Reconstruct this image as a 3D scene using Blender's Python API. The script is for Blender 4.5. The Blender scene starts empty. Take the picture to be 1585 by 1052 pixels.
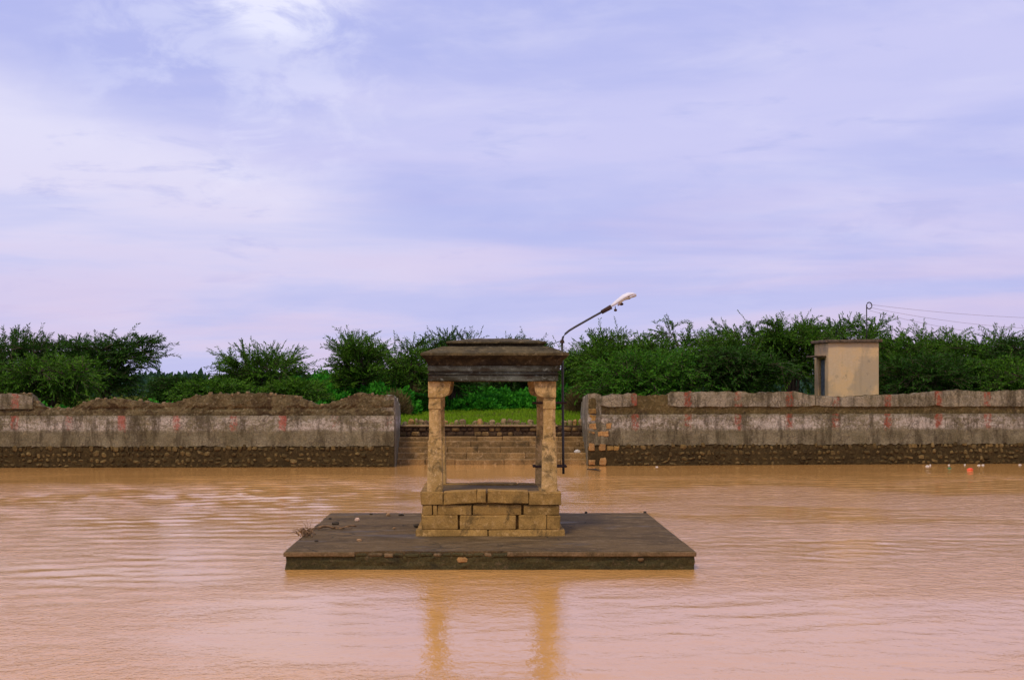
import bpy, bmesh, math, random
import numpy as np
from mathutils import Vector, Matrix, noise as mn

R = math.radians
rng = np.random.default_rng(7)
random.seed(7)
scene = bpy.context.scene
C = scene.collection

# ------------------------------------------------------------------ camera, sky, sun, exposure
CAMH = 2.87
cam_d = bpy.data.cameras.new('camera')
cam = bpy.data.objects.new('camera', cam_d)
C.objects.link(cam)
cam.location = (0, 0, CAMH)
cam.rotation_euler = (R(90), 0, 0)
cam_d.sensor_width = 36
cam_d.lens = 50.0
cam_d.shift_x = 44.5 / 1585
cam_d.shift_y = 68.0 / 1585
cam_d.clip_end = 8000
cam_d.clip_start = 0.1
scene.camera = cam

SUN_EL, SUN_AZ = 56, 205          # azimuth: degrees clockwise from +Y (camera looks along +Y)
sd = bpy.data.lights.new('sun', 'SUN')
sd.energy = 1.5
sd.angle = R(10)
sd.color = (1.0, 0.84, 0.62)
sun = bpy.data.objects.new('sun', sd)
C.objects.link(sun)
_sv = Vector((math.sin(R(SUN_AZ)) * math.cos(R(SUN_EL)), math.cos(R(SUN_AZ)) * math.cos(R(SUN_EL)), math.sin(R(SUN_EL))))
sun.rotation_euler = _sv.to_track_quat('Z', 'Y').to_euler()
sun.location = _sv * 60

scene.view_settings.view_transform = 'Standard'
scene.view_settings.look = 'None'
scene.view_settings.exposure = 0.3
scene.view_settings.gamma = 1.0
scene.view_settings.use_curve_mapping = False
scene.cycles.max_bounces = 6
scene.cycles.use_denoising = True


class N:
    """tiny node-tree helper"""
    def __init__(self, tree):
        self.t = tree
    def n(self, typ, **kw):
        nd = self.t.nodes.new(typ)
        ins = kw.pop('ins', None)
        for k, v in kw.items():
            setattr(nd, k, v)
        if ins:
            for k, v in ins.items():
                s = nd.inputs[k]
                if hasattr(v, 'is_linked') or isinstance(v, bpy.types.NodeSocket):
                    self.t.links.new(v, s)
                else:
                    s.default_value = v
        return nd
    def link(self, a, b):
        self.t.links.new(a, b)
    def math(self, op, a, b=0.0, clamp=False):
        return self.n('ShaderNodeMath', operation=op, use_clamp=clamp, ins={0: a, 1: b}).outputs[0]
    def vmath(self, op, a, b=(0, 0, 0)):
        nd = self.n('ShaderNodeVectorMath', operation=op, ins={0: a, 1: b})
        return nd.outputs['Value'] if op in ('DOT_PRODUCT', 'LENGTH') else nd.outputs[0]
    def mix(self, f, a, b, blend='MIX'):
        nd = self.n('ShaderNodeMix', data_type='RGBA', blend_type=blend)
        for i, v in ((0, f), (6, a), (7, b)):
            if isinstance(v, bpy.types.NodeSocket):
                self.t.links.new(v, nd.inputs[i])
            else:
                if i and len(v) == 3:
                    v = (*v, 1)
                nd.inputs[i].default_value = v
        return nd.outputs[2]
    def noise(self, vec, scale, detail=4, rough=0.55, dist=0.0):
        return self.n('ShaderNodeTexNoise', ins={'Vector': vec, 'Scale': scale, 'Detail': detail, 'Roughness': rough, 'Distortion': dist}).outputs['Fac']
    def ramp(self, v, lo, hi, a=0.0, b=1.0, smooth=True):
        nd = self.n('ShaderNodeMapRange', interpolation_type='SMOOTHSTEP' if smooth else 'LINEAR',
                    ins={'Value': v, 'From Min': lo, 'From Max': hi, 'To Min': a, 'To Max': b})
        return nd.outputs[0]
    def scale(self, v, s):
        return self.vmath('MULTIPLY', v, s)


world = bpy.data.worlds.new('World')
scene.world = world
world.use_nodes = True
wt = world.node_tree
wt.nodes.clear()
w = N(wt)
tc = w.n('ShaderNodeTexCoord').outputs['Generated']
sep = w.n('ShaderNodeSeparateXYZ', ins={0: tc})
dx, dy, dz = sep.outputs
zc = w.math('MAXIMUM', dz, 0.0)
nish = w.n('ShaderNodeTexSky', sky_type='NISHITA', sun_disc=False, sun_elevation=R(SUN_EL), sun_rotation=R(SUN_AZ),
           air_density=1.0, dust_density=2.0, ozone_density=1.5)
# a cloud deck seen in perspective: direction projected on a plane overhead
inv = w.math('DIVIDE', 1.0, w.math('ADD', zc, 0.10))
plane = w.vmath('MULTIPLY', tc, w.n('ShaderNodeCombineXYZ', ins={0: inv, 1: inv, 2: 0.0}).outputs[0])
big = w.noise(w.vmath('ADD', w.scale(plane, (0.55, 0.8, 1)), (3.1, 1.7, 0)), 1.0, 6, 0.55, 0.6)
streak = w.noise(w.vmath('ADD', w.scale(tc, (3.0, 3.0, 26.0)), (0.4, 9.0, 2.0)), 1.0, 5, 0.55, 0.35)
wisp = w.noise(w.scale(tc, (7.0, 7.0, 24.0)), 1.0, 6, 0.6, 0.35)


def lobe(px, py, inner, outer):
    v = Vector(((px - 748) / 2200, 1.0, (594 - py) / 2200)).normalized()
    d = w.vmath('DOT_PRODUCT', tc, tuple(v))
    return w.ramp(d, math.cos(R(outer)), math.cos(R(inner)))


BLUE, MID = (0.372, 0.402, 0.715), (0.500, 0.495, 0.755)
BRIGHT, PINK = (0.655, 0.635, 0.795), (0.600, 0.495, 0.670)
col = w.mix(w.ramp(big, 0.36, 0.64), BLUE, MID)
# the long bank of paler cloud on the left, ragged along its edge
edge = w.math('MULTIPLY_ADD', dx, -0.38, clamp=False)
bank_z = w.math('ADD', w.math('ADD', dz, w.math('MULTIPLY', dx, 0.36)), w.math('MULTIPLY', w.math('SUBTRACT', wisp, 0.5), 0.055))
bank = w.math('MULTIPLY', w.ramp(bank_z, 0.060, -0.03, 0.0, 1.0), w.ramp(bank_z, 0.125, 0.075, 0.35, 1.0))
bank = w.math('MULTIPLY', w.ramp(bank_z, 0.118, 0.062), w.ramp(dx, 0.22, -0.16))
bank = w.math('MULTIPLY', bank, w.ramp(dz, 0.02, 0.15, 0.25, 1.0))
col = w.mix(w.math('MULTIPLY', bank, 0.9), col, BRIGHT)
wisp2 = w.noise(w.vmath('ADD', w.scale(tc, (16.0, 16.0, 30.0)), (5.0, 2.0, 8.0)), 1.0, 7, 0.62, 0.5)
glow = w.math('MULTIPLY', lobe(430, -50, 0.3, 3.6), w.ramp(wisp2, 0.36, 0.60, 0.25, 1.0))
glow = w.math('ADD', glow, w.math('MULTIPLY', lobe(380, 40, 1.0, 9.0), w.ramp(wisp2, 0.42, 0.64, 0.0, 0.40)), True)
col = w.mix(w.math('MULTIPLY', glow, 0.6), col, (0.88, 0.87, 0.93))
col = w.mix(w.math('MULTIPLY', w.ramp(wisp, 0.46, 0.74), 0.32), col, BRIGHT)
smudge = w.noise(w.vmath('ADD', w.scale(tc, (11.0, 11.0, 46.0)), (1.3, 4.0, 0.6)), 1.0, 6, 0.6, 0.4)
col = w.mix(w.math('MULTIPLY', w.ramp(smudge, 0.56, 0.72), w.ramp(dz, 0.28, 0.12, 0.30, 0.60)), col, (0.37, 0.40, 0.70))
low = w.ramp(dz, 0.19, 0.0)
col = w.mix(w.math('MULTIPLY', low, w.ramp(streak, 0.35, 0.68, 0.30, 0.95)), col, PINK)
col = w.mix(w.math('MULTIPLY', w.ramp(streak, 0.54, 0.36), w.ramp(dz, 0.24, 0.08, 0.0, 0.55)), col, (0.40, 0.43, 0.72))
skyc = w.mix(0.95, w.scale(nish.outputs[0], (0.10, 0.10, 0.10)), col)
bg = w.n('ShaderNodeBackground', ins={'Color': skyc, 'Strength': 1.0})
w.link(bg.outputs[0], w.n('ShaderNodeOutputWorld').inputs[0])


# ------------------------------------------------------------------ helpers
F = 2200.0
def PX(px, d): return (px - 748) * d / F
def PZ(py, d): return CAMH + (594 - py) * d / F


def mat(name, rough=0.85, spec=0.3):
    m = bpy.data.materials.new(name)
    m.use_nodes = True
    nt = m.node_tree
    nt.nodes.clear()
    k = N(nt)
    b = k.n('ShaderNodeBsdfPrincipled', ins={'Roughness': rough, 'Specular IOR Level': spec})
    o = k.n('ShaderNodeOutputMaterial')
    k.link(b.outputs[0], o.inputs[0])
    return m, k, b, o


def pos(k):
    return k.n('ShaderNodeNewGeometry').outputs['Position']


def bump(k, b, h, strength=0.5, dist=0.02):
    nd = k.n('ShaderNodeBump', ins={'Height': h, 'Strength': strength, 'Distance': dist})
    k.link(nd.outputs[0], b.inputs['Normal'])


def stone(name, c1, c2, c3, sc=3.0, grain=60.0, bs=0.6, bd=0.02, rough=0.9, stain=None, stain_lo=.52, stain_hi=.66, island=0.0, stretch=(1, 1, 1), spec=0.15, cracks=False):
    """weathered stone: two tones in large blotches, lichen specks, stains"""
    m, k, b, o = mat(name, rough, spec)
    p = pos(k)
    ps = k.scale(p, stretch)
    n1 = k.noise(ps, sc, 6, 0.62)
    n2 = k.noise(p, grain, 3, 0.7)
    n3 = k.noise(p, sc * 4.3, 5, 0.65, 0.4)
    col = k.mix(k.ramp(n1, 0.36, 0.64), c1, c2)
    col = k.mix(k.math('MULTIPLY', k.ramp(n3, 0.52, 0.70), 0.75), col, c3)
    if stain:
        n4 = k.noise(k.vmath('ADD', ps, (7.7, 3.1, 9.2)), sc * 0.8, 6, 0.7, 0.6)
        col = k.mix(k.math('MULTIPLY', k.ramp(n4, stain_lo, stain_hi), 0.85), col, stain)
    if cracks:
        warp = k.vmath('ADD', p, k.scale(k.n('ShaderNodeTexNoise', ins={'Vector': p, 'Scale': 1.6, 'Detail': 5.0}).outputs['Color'], (0.9, 0.9, 0)))
        ve = k.n('ShaderNodeTexVoronoi', feature='DISTANCE_TO_EDGE', ins={'Vector': warp, 'Scale': 0.75}).outputs['Distance']
        ck = k.math('MULTIPLY', k.ramp(ve, 0.022, 0.006), k.ramp(k.noise(p, 0.7, 3), 0.42, 0.6))
        col = k.mix(k.math('MULTIPLY', ck, 0.8), col, (0.03, 0.022, 0.010))
        damp = k.ramp(k.noise(k.scale(p, (0.7, 1.3, 1)), 1.0, 5, 0.6), 0.54, 0.66)
        col = k.mix(k.math('MULTIPLY', damp, 0.5), col, (0.07, 0.050, 0.022))
        k.link(k.ramp(damp, 0, 1, 0.9, 0.62), b.inputs['Roughness'])
        pale = k.ramp(k.noise(k.vmath('ADD', k.scale(p, (1.0, 2.2, 1)), (3, 5, 1)), 1.1, 6, 0.68), 0.52, 0.68)
        col = k.mix(k.math('MULTIPLY', pale, 0.5), col, (0.25, 0.17, 0.082))
    g = k.ramp(n2, 0.25, 0.75, 0.55, 1.45, False)
    if island:
        ri = k.n('ShaderNodeNewGeometry').outputs['Random Per Island']
        g = k.math('MULTIPLY', g, k.ramp(ri, 0, 1, 1 - island, 1 + island, False))
        ro = k.n('ShaderNodeObjectInfo').outputs['Random']
        g = k.math('MULTIPLY', g, k.ramp(ro, 0, 1, 1 - island * .6, 1 + island * .6, False))
    col = k.mix(1.0, col, k.n('ShaderNodeCombineXYZ', ins={0: g, 1: g, 2: g}).outputs[0], 'MULTIPLY')
    k.link(col, b.inputs['Base Color'])
    h = k.math('ADD', k.math('MULTIPLY', n3, 0.7), k.math('MULTIPLY', n2, 0.35))
    bump(k, b, h, bs, bd)
    return m


def link(o, parent=None, inv=True):
    C.objects.link(o)
    if parent is not None:
        o.parent = parent
    return o


def empty(name, loc, label, cat, group=None):
    o = bpy.data.objects.new(name, None)
    o.location = loc
    o.empty_display_size = 0.2
    C.objects.link(o)
    tag(o, label, cat, group)
    return o


def tag(o, label, cat, group=None, kind=None):
    if label: o['label'] = label
    if cat: o['category'] = cat
    if group: o['group'] = group
    if kind: o['kind'] = kind
    return o


def build(name, verts, faces, material, parent=None, smooth=False, origin=None):
    """mesh from world-space verts; origin = parent's location or given point"""
    v = np.asarray(verts, dtype=np.float64).reshape(-1, 3)
    base = np.array(parent.location if parent is not None else (origin if origin is not None else (0, 0, 0)))
    if parent is not None and parent.parent is not None:
        base = base + np.array(parent.parent.location)
    me = bpy.data.meshes.new(name)
    me.from_pydata((v - base).tolist(), [], faces if isinstance(faces, list) else faces.tolist())
    me.update()
    if smooth:
        me.polygons.foreach_set('use_smooth', [True] * len(me.polygons))
    me.materials.append(material)
    o = bpy.data.objects.new(name, me)
    if parent is None:
        o.location = base
    return link(o, parent)


def from_bm(name, bm, material, parent=None, origin=None, smooth=False):
    base = Vector(parent.location) if parent is not None else Vector(origin if origin is not None else (0, 0, 0))
    if parent is not None and parent.parent is not None:
        base = base + parent.parent.location
    bmesh.ops.translate(bm, verts=bm.verts, vec=-base)
    me = bpy.data.meshes.new(name)
    bm.to_mesh(me)
    bm.free()
    if smooth:
        me.polygons.foreach_set('use_smooth', [True] * len(me.polygons))
    me.materials.append(material)
    o = bpy.data.objects.new(name, me)
    if parent is None:
        o.location = base
    return link(o, parent)


def rough_box(x0, x1, y0, y1, z0, z1, bev=0.015, cuts=2, amp=0.008, freq=4.0, tiltz=0.0, seed=0.0, taper=0.0):
    """hewn block with worn arrises and an uneven face (world coords)"""
    bm = bmesh.new()
    bmesh.ops.create_cube(bm, size=1.0)
    sx, sy, sz = x1 - x0, y1 - y0, z1 - z0
    for v in bm.verts:
        t = 1 - taper * (0.5 + v.co.z)
        v.co = Vector((v.co.x * sx * t, v.co.y * sy * t, v.co.z * sz))
    bev = min(bev, 0.3 * min(sx, sy, sz))
    if bev > 0:
        bmesh.ops.bevel(bm, geom=list(bm.edges), offset=bev, segments=1, affect='EDGES', profile=0.6)
    if cuts:
        long = [e for e in bm.edges if e.calc_length() > 0.12]
        if long:
            bmesh.ops.subdivide_edges(bm, edges=long, cuts=cuts, use_grid_fill=True)
    c = Vector(((x0 + x1) / 2, (y0 + y1) / 2, (z0 + z1) / 2))
    for v in bm.verts:
        p = v.co + c + Vector((seed, seed * 1.7, 0))
        v.co += Vector(mn.noise_vector(p * freq)) * amp
        v.co.z += tiltz * (v.co.x / max(sx, 1e-3))
    bmesh.ops.translate(bm, verts=bm.verts, vec=c)
    return bm


def tube_mesh(paths, radii, sides=5):
    """many tapered tubes in one vertex/face list. paths: list of (n,3) arrays, radii: list of (n,)"""
    V, Fc = [], []
    off = 0
    ang = np.linspace(0, 2 * np.pi, sides, endpoint=False)
    for P, r in zip(paths, radii):
        P = np.asarray(P, float)
        n = len(P)
        T = np.gradient(P, axis=0)
        T /= np.linalg.norm(T, axis=1)[:, None] + 1e-9
        up = np.where(np.abs(T[:, 2:3]) > 0.9, np.array([[1.0, 0, 0]]), np.array([[0, 0, 1.0]]))
        A = np.cross(T, up); A /= np.linalg.norm(A, axis=1)[:, None] + 1e-9
        B = np.cross(T, A)
        ring = P[:, None, :] + np.asarray(r)[:, None, None] * (np.cos(ang)[None, :, None] * A[:, None, :] + np.sin(ang)[None, :, None] * B[:, None, :])
        V.append(ring.reshape(-1, 3))
        for i in range(n - 1):
            for j in range(sides):
                a = off + i * sides + j
                b_ = off + i * sides + (j + 1) % sides
                Fc.append((a, b_, b_ + sides, a + sides))
        Fc.append(tuple(off + j for j in range(sides))[::-1])
        Fc.append(tuple(off + (n - 1) * sides + j for j in range(sides)))
        off += n * sides
    return np.concatenate(V), Fc


# ------------------------------------------------------------------ materials
GRANITE = stone('weathered granite', (0.35, 0.20, 0.052), (0.205, 0.118, 0.030), (0.47, 0.285, 0.10), 2.6, 70, 0.9, 0.016, stain=(0.11, 0.068, 0.022), island=0.18)
PILLAR = stone('pinkish pillar granite', (0.60, 0.385, 0.145), (0.40, 0.245, 0.075), (0.74, 0.50, 0.235), 5.0, 90, 0.9, 0.014, stain=(0.12, 0.085, 0.032), stain_lo=.47, stain_hi=.64)
BLACKENED = stone('lichened black stone with painted shade', (0.036, 0.025, 0.010), (0.085, 0.060, 0.026), (0.21, 0.17, 0.10), 2.4, 50, 0.8, 0.016, stain=(0.020, 0.014, 0.008), stain_lo=.44, stain_hi=.58, stretch=(1, 1, 1.6))  # stained stone, darkened further to carry shade on cornice and cap neck
GREYBEAM = stone('grey blue limewashed beam', (0.110, 0.118, 0.088), (0.036, 0.031, 0.016), (0.22, 0.24, 0.195), 2.8, 60, 0.6, 0.01, stain=(0.040, 0.028, 0.016), stretch=(0.6, 1, 2.0))
ROOFSTONE = stone('mossy roof stone', (0.105, 0.076, 0.030), (0.045, 0.033, 0.013), (0.22, 0.165, 0.078), 3.0, 60, 0.7, 0.014, stain=(0.075, 0.06, 0.03))
CEMENT = stone('damp cement', (0.135, 0.084, 0.030), (0.085, 0.053, 0.019), (0.20, 0.133, 0.060), 1.3, 45, 0.7, 0.016, 0.8, stain=(0.055, 0.040, 0.016), stain_lo=.56, stain_hi=.70, stretch=(0.6, 1.2, 1), cracks=True)
ALGAE = stone('algae covered masonry', (0.075, 0.058, 0.018), (0.05, 0.043, 0.014), (0.13, 0.09, 0.04), 3.5, 40, 0.9, 0.03, 0.75, stain=(0.03, 0.024, 0.010), stretch=(0.5, 1, 1.3))
LIP = stone('brown cement edge', (0.20, 0.125, 0.055), (0.13, 0.085, 0.035), (0.24, 0.16, 0.08), 2.5, 50, 0.6, 0.012, stain=(0.07, 0.05, 0.022))
STEPSTONE = stone('brown bank stone', (0.245, 0.145, 0.050), (0.145, 0.088, 0.031), (0.36, 0.235, 0.11), 1.4, 25, 0.8, 0.03, stain=(0.065, 0.045, 0.018), island=0.28)
DARKWALL = stone('dark retaining masonry', (0.085, 0.05, 0.024), (0.055, 0.033, 0.016), (0.15, 0.10, 0.06), 3.0, 22, 0.9, 0.04)
FACING = stone('rubble facing stone', (0.150, 0.102, 0.034), (0.088, 0.060, 0.019), (0.21, 0.15, 0.062), 1.2, 30, 0.7, 0.02, stain=(0.060, 0.040, 0.014), stain_lo=.45, stain_hi=.6, island=0.45)
ORANGE = stone('orange quoin stone', (0.40, 0.215, 0.07), (0.26, 0.145, 0.048), (0.47, 0.29, 0.13), 4.0, 40, 0.7, 0.02, island=0.15)
EDGESTONE = stone('grey edging stone', (0.23, 0.155, 0.07), (0.13, 0.088, 0.04), (0.32, 0.23, 0.13), 4.0, 40, 0.7, 0.02, island=0.35)
MUD = stone('eroded mud and rubble', (0.145, 0.108, 0.046), (0.082, 0.060, 0.024), (0.30, 0.235, 0.13), 2.6, 14, 1.0, 0.06, stain=(0.055, 0.033, 0.014), stain_lo=.50, stain_hi=.62)
GREYCORE = stone('bare grey brown wall core', (0.125, 0.088, 0.030), (0.085, 0.060, 0.020), (0.23, 0.17, 0.078), 1.7, 14, 1.0, 0.05, stain=(0.06, 0.040, 0.018), stain_lo=.52, stain_hi=.66)
LOWCORE = stone('dark pointed wall joints', (0.062, 0.041, 0.013), (0.042, 0.028, 0.009), (0.10, 0.068, 0.026), 2.0, 18, 0.8, 0.04)


def plain(name, c, rough=0.6, metal=0.0, vary=0.25, sc=20):
    m, k, b, o = mat(name, rough)
    b.inputs['Metallic'].default_value = metal
    n1 = k.noise(pos(k), sc, 4, 0.6)
    k.link(k.mix(k.ramp(n1, 0.3, 0.7), tuple(x * (1 - vary) for x in c), tuple(min(1, x * (1 + vary)) for x in c)), b.inputs['Base Color'])
    bump(k, b, n1, 0.2, 0.004)
    return m


PIPE = plain('painted iron pipe', (0.055, 0.050, 0.045), 0.55, 0.2)
RUST = plain('rusty dark iron', (0.06, 0.032, 0.02), 0.8)
LAMPWHITE = plain('white lamp hood', (0.80, 0.76, 0.74), 0.4, 0, 0.06)
LAMPGLASS = plain('yellowed lamp cover', (0.42, 0.33, 0.22), 0.3, 0, 0.15)
LITTERW = plain('white plastic litter', (0.60, 0.55, 0.45), 0.5, 0, 0.1)
LITTERR = plain('orange red plastic', (0.85, 0.09, 0.03), 0.4, 0, 0.1)
LITTERG = plain('green plastic', (0.02, 0.16, 0.06), 0.4, 0, 0.2)
TWIG = plain('dry twig', (0.20, 0.115, 0.05), 0.9, 0, 0.4)
DARKTWIG = plain('wet twig', (0.05, 0.035, 0.018), 0.8, 0, 0.4)
PEBBLED = plain('dark pebble', (0.05, 0.036, 0.02), 0.9)
PEBBLEP = plain('pale pink pebble', (0.62, 0.42, 0.28), 0.9)
PEBBLEB = plain('tan pebble', (0.33, 0.19, 0.08), 0.9)
BARK = stone('grey brown bark', (0.11, 0.078, 0.05), (0.07, 0.05, 0.032), (0.15, 0.11, 0.075), 6, 60, 0.8, 0.02)


def wall_plaster(name, right):
    """old limewashed plaster: grey, worn through to stone, red painted upright stripes, pale pointing"""
    m, k, b, o = mat(name, 0.92)
    p = pos(k)
    s = k.n('ShaderNodeSeparateXYZ', ins={0: p})
    n1 = k.noise(p, 1.1, 6, 0.65)
    n2 = k.noise(p, 5.0, 6, 0.7)
    drip = k.noise(k.scale(p, (3.2, 3.2, 0.7)), 1.0, 6, 0.7)
    n3 = k.noise(p, 24.0, 3, 0.7)
    c = k.mix(k.ramp(n1, 0.35, 0.65), (0.135, 0.112, 0.054), (0.225, 0.192, 0.108))
    c = k.mix(k.math('MULTIPLY', k.ramp(n2, 0.5, 0.72), 0.7), c, (0.27, 0.215, 0.105))
    # limewash surviving in the upper zone, in flakes
    band = k.math('MULTIPLY', k.ramp(s.outputs[2], 1.18, 1.36), k.ramp(s.outputs[2], 1.78, 1.62, 0.35, 1.0))
    flake = k.ramp(k.math('ADD', k.math('MULTIPLY', k.noise(p, 11.0, 6, 0.78, 0.2), 0.6), k.math('MULTIPLY', k.noise(k.scale(p, (0.5, 0.5, 1.6)), 1.6, 4, 0.6), 0.55)), 0.50, 0.68)
    c = k.mix(k.math('MULTIPLY', k.math('MULTIPLY', band, flake), 0.85), c, (0.53, 0.46, 0.36))
    upper = k.ramp(s.outputs[2], 1.98, 2.04)
    if right:
        c = k.mix(k.math('MULTIPLY', upper, k.ramp(drip, 0.42, 0.64, 0.0, 0.6)), c, (0.32, 0.26, 0.155))
    # stone outlines showing through
    vo = k.n('ShaderNodeTexVoronoi', feature='DISTANCE_TO_EDGE', ins={'Vector': k.vmath('ADD', k.scale(p, (1, 1, 1.25)), k.scale(k.n('ShaderNodeTexNoise', ins={'Vector': p, 'Scale': 6.0}).outputs['Color'], (0.12, 0.12, 0.12))), 'Scale': 4.4})
    joints = k.math('MULTIPLY', k.ramp(vo.outputs['Distance'], 0.10, 0.02), k.ramp(k.noise(p, 1.7, 4), 0.42, 0.6))
    c = k.mix(k.math('MULTIPLY', joints, 0.55), c, (0.075, 0.055, 0.035))
    # dark run-off streaks
    c = k.mix(k.math('MULTIPLY', k.ramp(drip, 0.54, 0.36), 0.75), c, (0.060, 0.045, 0.020))
    # red stripes every 1.83 m
    ph = 0.46 if not right else 7.18
    u = k.math('DIVIDE', k.math('SUBTRACT', s.outputs[0], ph - 18.3 * 3 - 0.915), 1.83)
    m1 = k.math('FRACT', u)
    wn = k.n('ShaderNodeTexWhiteNoise', noise_dimensions='1D', ins={'W': k.math('FLOOR', u)})
    wr_ = k.n('ShaderNodeSeparateXYZ', ins={0: wn.outputs['Color']})
    cen = k.math('ADD', 0.5, k.math('MULTIPLY', k.math('SUBTRACT', wr_.outputs[0], 0.5), 0.16))
    dist = k.math('MULTIPLY', k.math('ABSOLUTE', k.math('SUBTRACT', m1, cen)), 1.83)
    wob = k.math('ADD', dist, k.math('MULTIPLY', k.math('SUBTRACT', k.noise(p, 5.0, 5, 0.7), 0.5), 0.22))
    stripe = k.math('MULTIPLY', k.ramp(wob, 0.165, 0.085), k.ramp(k.math('ADD', s.outputs[2], k.math('MULTIPLY', k.math('SUBTRACT', k.noise(p, 4.0, 4), 0.5), 0.5)), 1.22, 1.40))
    thr = k.math('ADD', 0.36, k.math('MULTIPLY', wr_.outputs[1], 0.18))
    stripe = k.math('MULTIPLY', stripe, k.math('MULTIPLY', k.math('SUBTRACT', k.noise(p, 9.0, 6, 0.75), thr), 7.0, True))
    stripe = k.math('MULTIPLY', stripe, 0.85 if right else 0.7)
    c = k.mix(stripe, c, (0.27, 0.050, 0.020) if right else (0.36, 0.075, 0.045))
    g = k.ramp(n3, 0.25, 0.75, 0.50, 1.50, False)
    c = k.mix(1.0, c, k.n('ShaderNodeCombineXYZ', ins={0: g, 1: g, 2: g}).outputs[0], 'MULTIPLY')
    k.link(c, b.inputs['Base Color'])
    bump(k, b, k.math('ADD', n2, k.math('MULTIPLY', n3, 0.4)), 0.8, 0.04)
    return m


PLASTER_L = wall_plaster('old limewash with red stripes', False)
PLASTER_R = wall_plaster('old limewash with red stripes on parapet', True)


def leaf_mat(name, c1, c2, tr=(0.08, 0.18, 0.01), trf=0.15):
    m, k, b, o = mat(name, 0.7, 0.08)
    g = k.n('ShaderNodeNewGeometry')
    n1 = k.noise(g.outputs['Position'], 1.3, 3, 0.5)
    r = k.math('ADD', k.math('MULTIPLY', g.outputs['Random Per Island'], 0.55), k.math('MULTIPLY', n1, 0.6))
    c = k.mix(k.ramp(r, 0.2, 0.95), c1, c2)
    k.link(c, b.inputs['Base Color'])
    t = k.n('ShaderNodeBsdfTranslucent')
    k.link(k.mix(0.5, c, tr), t.inputs[0])
    mx = k.n('ShaderNodeMixShader', ins={0: trf, 1: b.outputs[0], 2: t.outputs[0]})
    k.link(mx.outputs[0], o.inputs[0])
    return m


LEAF_D = leaf_mat('dark thorn tree leaf', (0.012, 0.044, 0.004), (0.045, 0.120, 0.009))
LEAF_M = leaf_mat('green thorn tree leaf', (0.020, 0.072, 0.005), (0.098, 0.220, 0.011))
LEAF_L = leaf_mat('fresh green leaf', (0.026, 0.115, 0.007), (0.085, 0.215, 0.011))
LUSH = leaf_mat('lush creeper leaf', (0.012, 0.13, 0.008), (0.065, 0.30, 0.014), (0.03, 0.24, 0.006))
GRASSM = leaf_mat('short grass blade', (0.12, 0.24, 0.006), (0.21, 0.34, 0.012), (0.16, 0.30, 0.006))
DRYM = leaf_mat('dry shrub twiglet', (0.12, 0.075, 0.03), (0.16, 0.12, 0.04), (0.14, 0.10, 0.03))
FARM = leaf_mat('far wood leaf with haze tint', (0.025, 0.06, 0.035), (0.04, 0.085, 0.05))  # bluish tint puts the distance haze into the leaf colour

# ------------------------------------------------------------------ water
def smooth_noise(x, y, sc, seed):
    """cheap smooth 2-D field from a few long sine waves"""
    r = np.random.default_rng(seed)
    o = np.zeros_like(x)
    for _ in range(7):
        a = r.uniform(0, 2 * np.pi); f = sc * r.uniform(0.6, 1.7)
        o += np.sin((x * np.cos(a) + y * np.sin(a) * 1.6) * f + r.uniform(0, 6.28))
    return o / 7 ** 0.5


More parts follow.
